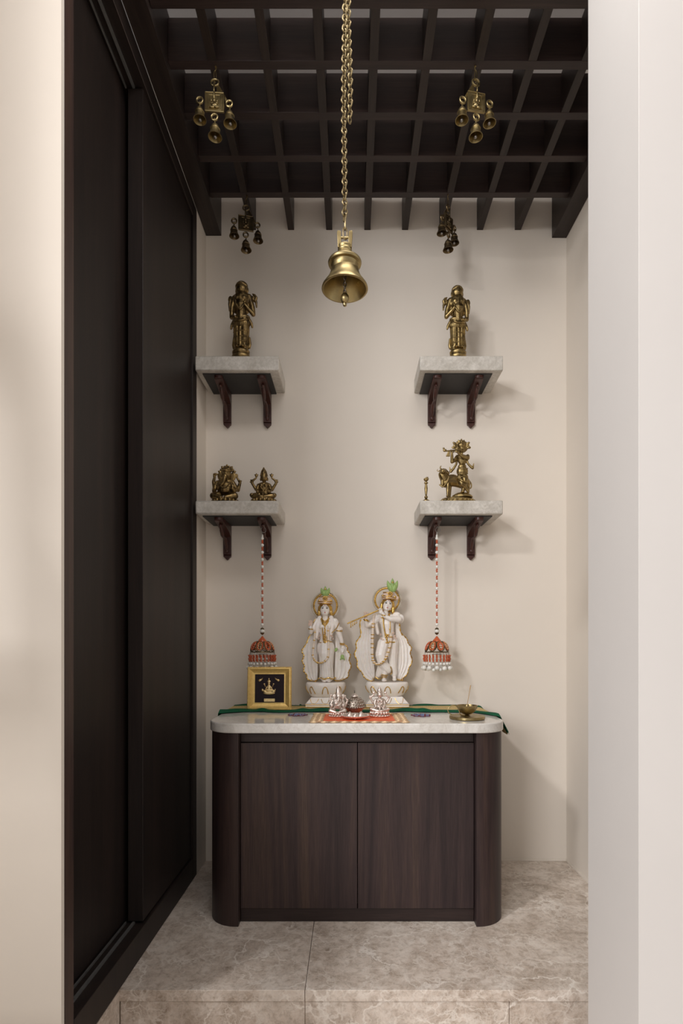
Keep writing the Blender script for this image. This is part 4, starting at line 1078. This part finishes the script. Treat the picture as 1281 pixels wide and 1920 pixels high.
# ================================================================== THINGS ON THE COUNTER
# runner cloth, green borders and gold centre
def runner():
    m, nt, b = nodes('green_gold_brocade')
    tc = nt.nodes.new('ShaderNodeTexCoord'); sx = nt.nodes.new('ShaderNodeSeparateXYZ'); nt.links.new(tc.outputs['UV'], sx.inputs[0])
    c = ramp(nt, sx.outputs[1], [(0, (.004,.095,.042)), (.20, (.62,.46,.19)), (.86, (.004,.095,.042))], 'CONSTANT')
    v = coord(nt, (220, 30, 1), 'UV'); wv = noise(nt, v, 1.0, 3)
    c2 = mixc(nt, 1.0, c, ramp(nt, wv, [(.35, (.72,.72,.72)), (.65, (1.15,1.15,1.15))]), 'MULTIPLY')
    nt.links.new(c2, b.inputs['Base Color']); b.inputs['Roughness'].default_value = .6; b.inputs['Specular IOR Level'].default_value = .2
    x0, x1 = -.5745, .6135
    def fn(s_, v_):
        Ld, Rd = .10, .075
        u = -Ld+s_*((x1-x0)+Ld+Rd)
        drop = 0; x = x0+u
        if u < 0: drop = -u; x = x0-.004-.10*min(.03, -u)
        elif x > x1: drop = x-x1; x = x1+.004+drop*.45
        t_ = (x-x0)/(x1-x0)
        yf = 2.468+.010*math.sin(t_*21)+.006*math.sin(t_*47+1)
        if x > .50: yf -= min(1.0, (x-.50)/.115)**1.5*.17
        if x < -.48: yf -= min(1.0, (-.48-x)/.1)*.075
        yb_ = 2.752+.006*math.sin(t_*15)-(.06*max(0, (t_-.96)*25) if t_ > .96 else 0)
        if drop: 
            mid = yf+.05; yb_ = yf+(yb_-yf)*max(.18, 1-drop*9)
        y = yf+(yb_-yf)*v_
        fold = .0085+max(0, math.sin(t_*19+.8))**2*.007+max(0, math.sin(t_*41+2))**3*.006
        z = TZ+.0016+fold*math.exp(-((v_-.10)/.085)**2)+(.003+.006*max(0, math.sin(t_*26)))*math.exp(-((v_-.95)/.05)**2)
        # frame and statues press it flat
        if (-.25 < x < -.0 or .05 < x < .30) and v_ > .35: z = min(z, TZ+.0022)
        for (a, b_) in ((-.49, -.26),):
            if a < x < b_ and v_ > .22: z = min(z, TZ+.0018)
        if drop: z -= drop
        return Vector((x, y, z))
    mb = MB().sheet(fn, 300, 36, (0, 0, -.0012), uv=True)
    o = mb.build('runner_cloth', m, ang=80)
    tag(o, 'green-bordered gold brocade runner lying along the back of the marble top', 'cloth')
runner()
# tassel of the cloth by the left side of the cabinet
tz = MB()
for q in range(14):
    a = q*.9; r = .006; tz.tube([(-.594+.002*math.cos(a), 2.40+.002*math.sin(a), .705), (-.594+r*.7*math.cos(a), 2.40+r*math.sin(a), .68), (-.592+r*math.cos(a), 2.40+r*1.3*math.sin(a), .645+.006*math.sin(q*2))], .0014, 5)
tz.ell((-.594, 2.40, .706), (.006, .006, .008))
for o_ in [o for o in bpy.data.objects if o.name == 'runner_cloth']: tz.build('tassel', solid('olive_tassel_thread', (.16,.15,.05), .7), o_)

# picture frame
def pic():
    W2, H = .1005, .197
    t = thing('picture_frame', 'square gilt picture frame with a gold goddess relief on black velvet', 'picture', (X(505, 2.535), 2.535, TZ+.0032), .03)
    lean = Euler((-.085, 0, 0)).to_matrix().to_4x4()
    fr = MB(); rings = [(0, 0.012), (0, -.004), (.004, -.009), (.010, -.010), (.014, -.006), (.022, -.001), (.028, .002), (.0335, .002), (.0345, .006)]
    vs_ = []; fs = []
    for (i_, d) in rings:
        for (sx_, sz) in ((-1, 0), (1, 0), (1, 1), (-1, 1)):
            vs_.append((sx_*(W2-i_), d, i_ if sz == 0 else H-i_))
    for r_ in range(len(rings)-1):
        for q in range(4): fs.append((r_*4+q, r_*4+(q+1) % 4, (r_+1)*4+(q+1) % 4, (r_+1)*4+q))
    fs.append((0, 3, 2, 1)); fr.add(vs_, fs, lean)
    fo = fr.build('frame', FRAMEG, t, ang=20)
    bd = MB()
    n = 26
    for q in range(n+1):
        p = -1+2*q/n
        for (x, z) in ((p*(W2-.004), .0035), (p*(W2-.004), H-.0035), (-(W2-.0035), H/2+p*(H/2-.004)), (W2-.0035, H/2+p*(H/2-.004))):
            bd.ell((x, -.0065, z), (.0036, .0036, .0036), 8, 6, M=lean)
    bd.build('beading', FRAMEG, fo)
    MB().box(-W2+.034, W2-.034, .003, .009, .034, H-.034, M=lean).build('velvet_panel', VELVET, t)
    rl = MB(); k = .206/83/10.1
    f = lambda x, z, d=0: Vector(((x-660)*k, (.003-d*k), (1735-z)*k))
    def e(x, z, rx, rz, d=4, rot=0): rl.ell(f(x, z, d), (rx*k, 12*k, rz*k), 12, 8, (0, rot, 0), M=lean)
    e(650, 1420, 110, 34); e(580, 1400, 50, 26, rot=.5); e(725, 1400, 50, 26, rot=-.5); e(530, 1365, 22, 26, rot=-.4); e(762, 1365, 12, 24, rot=.4)
    e(650, 1370, 95, 22); e(648, 1320, 42, 55); e(648, 1250, 24, 28); e(648, 1205, 34, 26); e(648, 1172, 12, 34); e(600, 1330, 16, 40, rot=.5); e(695, 1330, 16, 40, rot=-.5)
    e(575, 1285, 8, 28, rot=-.4); e(562, 1255, 18, 16); e(722, 1285, 8, 28, rot=.4); e(732, 1255, 18, 16)
    for s_, cx_ in ((-1, 480), (1, 815)):
        e(cx_, 1182, 34, 20, rot=-.2*s_*-1); e(cx_-s_*32, 1165, 16, 14); e(cx_-s_*48, 1150, 6, 20, rot=-.3*s_); e(cx_+s_*8, 1200, 18, 8)
    rl.box(-100*k, 100*k, .0005, .003, f(0, 1580).z, f(0, 1525).z, M=lean)
    rl.build('gold_relief', REL, t)
pic()

# embroidered orange mat
mt = thing('embroidered_mat', 'bright orange satin mat bordered with gold petal motifs at the front of the marble top', 'mat', (.03, 2.28, TZ))
mx0, mx1, my0, my1 = -.165-.03, .222-.03, 2.145-2.28, 2.425-2.28
MB().box(mx0+.018, mx1-.018, my0+.014, my1-.014, .0003, .0016).build('satin', ORANGE, mt)
def petal_mesh():
    b = MB(); r = .0165
    b.tube([(r*math.cos(a)*1.15, r*.85*math.sin(a), .0026) for a in [2*PI*j/18 for j in range(18)]], .0016, 6, closed=True)
    b.tube([(r*.55*math.cos(a)*1.15, r*.45*math.sin(a), .0028) for a in [2*PI*j/12 for j in range(12)]], .0018, 6, closed=True)
    b.lathe([(r*.98, .0006), (r*.9, .002), (r*.4, .0022), (0, .003)], 16)
    return b.mesh('petal_motif')
pm = petal_mesh()
sq1 = metal_mat('antique_gold_sequin', (.86,.66,.40), (.60,.40,.24), .38, 160, metal=.45, cav=False)
spots = []
nx, ny = 10, 7
for i in range(nx):
    x = mx0+.016+(mx1-mx0-.032)*i/(nx-1); spots += [(x, my0+.013, 0), (x, my1-.013, 0)]
for j in range(1, ny-1):
    y = my0+.013+(my1-my0-.026)*j/(ny-1); spots += [(mx0+.014, y, PI/2), (mx1-.014, y, PI/2), (mx0+.037, y, PI/2), (mx1-.037, y, PI/2)]
for x, y, a in spots:
    o = link('petal_motif', pm, sq1, mt); o.location = (x, y, 0.0); o.rotation_euler = (0, 0, a)

ks = 2.33/F
seated_elephant((X(633.5, 2.33), 2.315, TZ+.0032), ks/9.5, SILVER, 'silver elephant-headed idol with tall crown on the orange mat', .0009, True)
def ped(loc, r, h, name='pedestal'): pass
seated_goddess((X(711.5, 2.33), 2.315, TZ+.0032), ks/7.6*.93, SILVER, 'silver seated goddess idol on the orange mat, right of the plate', .0009)

# footed silver plate with a filigree dome box
def plate():
    y = 2.255; x = X(666, y)
    t = thing('footed_plate', 'small shallow silver plate on three feet at the front of the orange mat', 'plate', (x, y, TZ+.0034))
    MB().lathe([(0, .006), (.044, .006), (.052, .0095), (.057, .0135), (.0575, .0125), (.053, .0075), (.044, .0035), (0, .0035)][::-1], 40).build('dish', SILVER, t)
    rm = MB()
    for q in range(40):
        a = 2*PI*q/40; rm.ell((.0565*math.cos(a), .0565*math.sin(a), .0132), .0026, 6, 5)
    rm.build('beaded_rim', SILVER, t)
    for q in range(3):
        a = 2*PI*q/3+PI/2+PI/3; MB().cap((.036*math.cos(a), .036*math.sin(a), .0045), (.039*math.cos(a), .039*math.sin(a), .0026), .0026, .0024).build('foot', SILVER, t)
    fil = metal_mat('silver_filigree', (.66,.58,.50), (.26,.22,.19), .35, 260)
    d = thing('filigree_dome_box', 'silver filigree domed container with a black-tipped knob standing behind the plate', 'container', (X(665, 2.37), 2.372, TZ+.0034))
    prof = [(.034, 0), (.036, .004), (.031, .012), (.033, .018), (.042, .030), (.043, .042), (.037, .058), (.024, .070), (.010, .0755), (0, .0765)]
    MB().lathe(prof, 36).build('dome', fil, d)
    sc = MB()
    for row, (r, z) in enumerate(((.0425, .034), (.0415, .046), (.0365, .058), (.027, .067))):
        n = int(r*600)
        for q in range(n):
            a = 2*PI*(q+.5*(row % 2))/n; sc.ell((r*math.cos(a), r*math.sin(a), z), (.0042, .0042, .0050), 8, 6)
    sc.build('filigree_scales', fil, d)
    kn = MB().lathe([(0, .0925), (.0025, .092), (.010, .085), (.0155, .081), (.0165, .078), (.010, .074), (0, .073)][::-1], 20).build('lid_disc', SILVER, d)
    MB().cap((0, 0, .092), (0, 0, .103), .0018, .0010).build('black_tip', INK, kn)
    # heap of small silver trinkets on the plate
    for q, (dx, dy, s_) in enumerate(((-.022, .004, 1.0), (.024, .002, 1.05), (0, -.012, .85))):
        u = thing('silver_trinket', ('small silver shell-shaped trinket on the left of the footed plate', 'small silver shell-shaped trinket on the right of the footed plate', 'small silver round trinket at the front of the footed plate')[q], 'trinket', (x+dx, y+dy, TZ+.0095), q*1.1)
        b = MB(); b.lathe([(.012*s_, 0), (.0145*s_, .003*s_), (.013*s_, .009*s_), (.007*s_, .016*s_), (.0015, .021*s_), (0, .0212*s_)], 20)
        b.build('shell', SILVER, u)
        e_ = MB()
        for j in range(10):
            a = 2*PI*j/10; e_.cap((.0135*s_*math.cos(a), .0135*s_*math.sin(a), .003*s_), (.003*s_*math.cos(a), .003*s_*math.sin(a), .019*s_), .0016*s_, .0009, n=6)
        e_.build('ribs', SILVER, u)
plate()

# two beaded flower coasters
for n_, (px_, lab) in enumerate(((558, 'dark maroon and blue beaded flower coaster on the marble, left of the orange mat'), (789, 'dark maroon and blue beaded flower coaster on the marble, right of the orange mat'))):
    t = thing('beaded_coaster', lab, 'coaster', (X(px_, 2.37), 2.375 if n_ == 0 else 2.36, TZ+.0002), n_*.3, 'beaded flower coasters')
    a_ = MB(); b_ = MB()
    for q in range(7):
        u = 2*PI*q/7; cx_, cy_ = .030*math.cos(u), .030*math.sin(u)
        for j in range(10):
            v = 2*PI*j/10; a_.ell((cx_+.0115*math.cos(v), cy_+.0115*math.sin(v), .0024), .0024, 6, 5)
        for j in range(6):
            v = 2*PI*j/6; b_.ell((cx_+.0058*math.cos(v), cy_+.0058*math.sin(v), .0026), .0026, 6, 5)
    for j in range(12):
        v = 2*PI*j/12; b_.ell((.013*math.cos(v), .013*math.sin(v), .0026), .0028, 6, 5)
    a_.lathe([(.016, .0004), (.016, .0016), (0, .0018)], 16)
    a_.build('maroon_beads', MAROONB, t); b_.build('blue_beads', BLUEB, t)

# brass incense burner with ring handle
def burner():
    y = 2.262; x = X(876, y)
    t = thing('incense_burner', 'brass incense burner: round plate, pointed bowl and wire loop handle, right end of counter', 'incense burner', (x, y, TZ))
    MB().lathe([(.068, .0005), (.0715, .003), (.0715, .012), (.069, .0135), (.064, .0125), (0, .0125)], 48).build('base_disc', BELLB, t)
    MB().lathe([(.011, .0125), (.013, .0145), (.006, .0165), (.012, .0185), (.024, .0245), (.034, .034), (.040, .046), (.0435, .0555), (.0415, .0558), (.038, .047), (.031, .036), (.020, .029), (0, .026)], 40).build('bowl', BELLB, t)
    pts = smoothpts([(-.020, -.004, .0145), (-.028, -.004, .018), (-.036, -.004, .040), (-.046, -.004, .054), (-.060, -.004, .056), (-.074, -.004, .048), (-.079, -.004, .036), (-.074, -.004, .024), (-.064, -.004, .019)], 6)
    MB().tube([(-.004, -.004, .0142)]+pts, .0021, 8).build('loop_handle', BELLB, t)
    MB().lathe([(.010, .030), (.010, .055), (.006, .060), (0, .060)], 16).build('stick_holder', BELLB, t)
    s_ = MB().tube([(x+.001, y, TZ+.0605), (x+.0145, y, TZ+.136)], .0013, 6)
    s_.tube([(x+.0115, y, TZ+.1195), (x+.0147, y, TZ+.1375)], .0022, 8)
    tag(s_.build('incense_stick', STICK), 'thin tan incense stick standing upright in the brass bowl', 'incense stick')
burner()

# beads, chains and bangles too small to pick apart stay one part each
for o in bpy.data.objects:
    if o.parent and o.name.split('.')[0] in ('gilt_jewellery', 'garland_beads', 'garland_bands', 'crown_jewels', 'orange_bead_strand', 'orange_fringe_beads', 'pearl_fringe', 'fringe_threads', 'orange_petal_beads', 'gold_beads', 'petal_wires', 'beading', 'filigree_scales', 'beaded_rim', 'maroon_beads', 'blue_beads', 'bodice_blossoms', 'sash_blossoms', 'skirt_pleats', 'ribs', 'flute_tassel', 'gilt_lines', 'eyes', 'eye_whites', 'tassel'):
        o['kind'] = 'stuff'
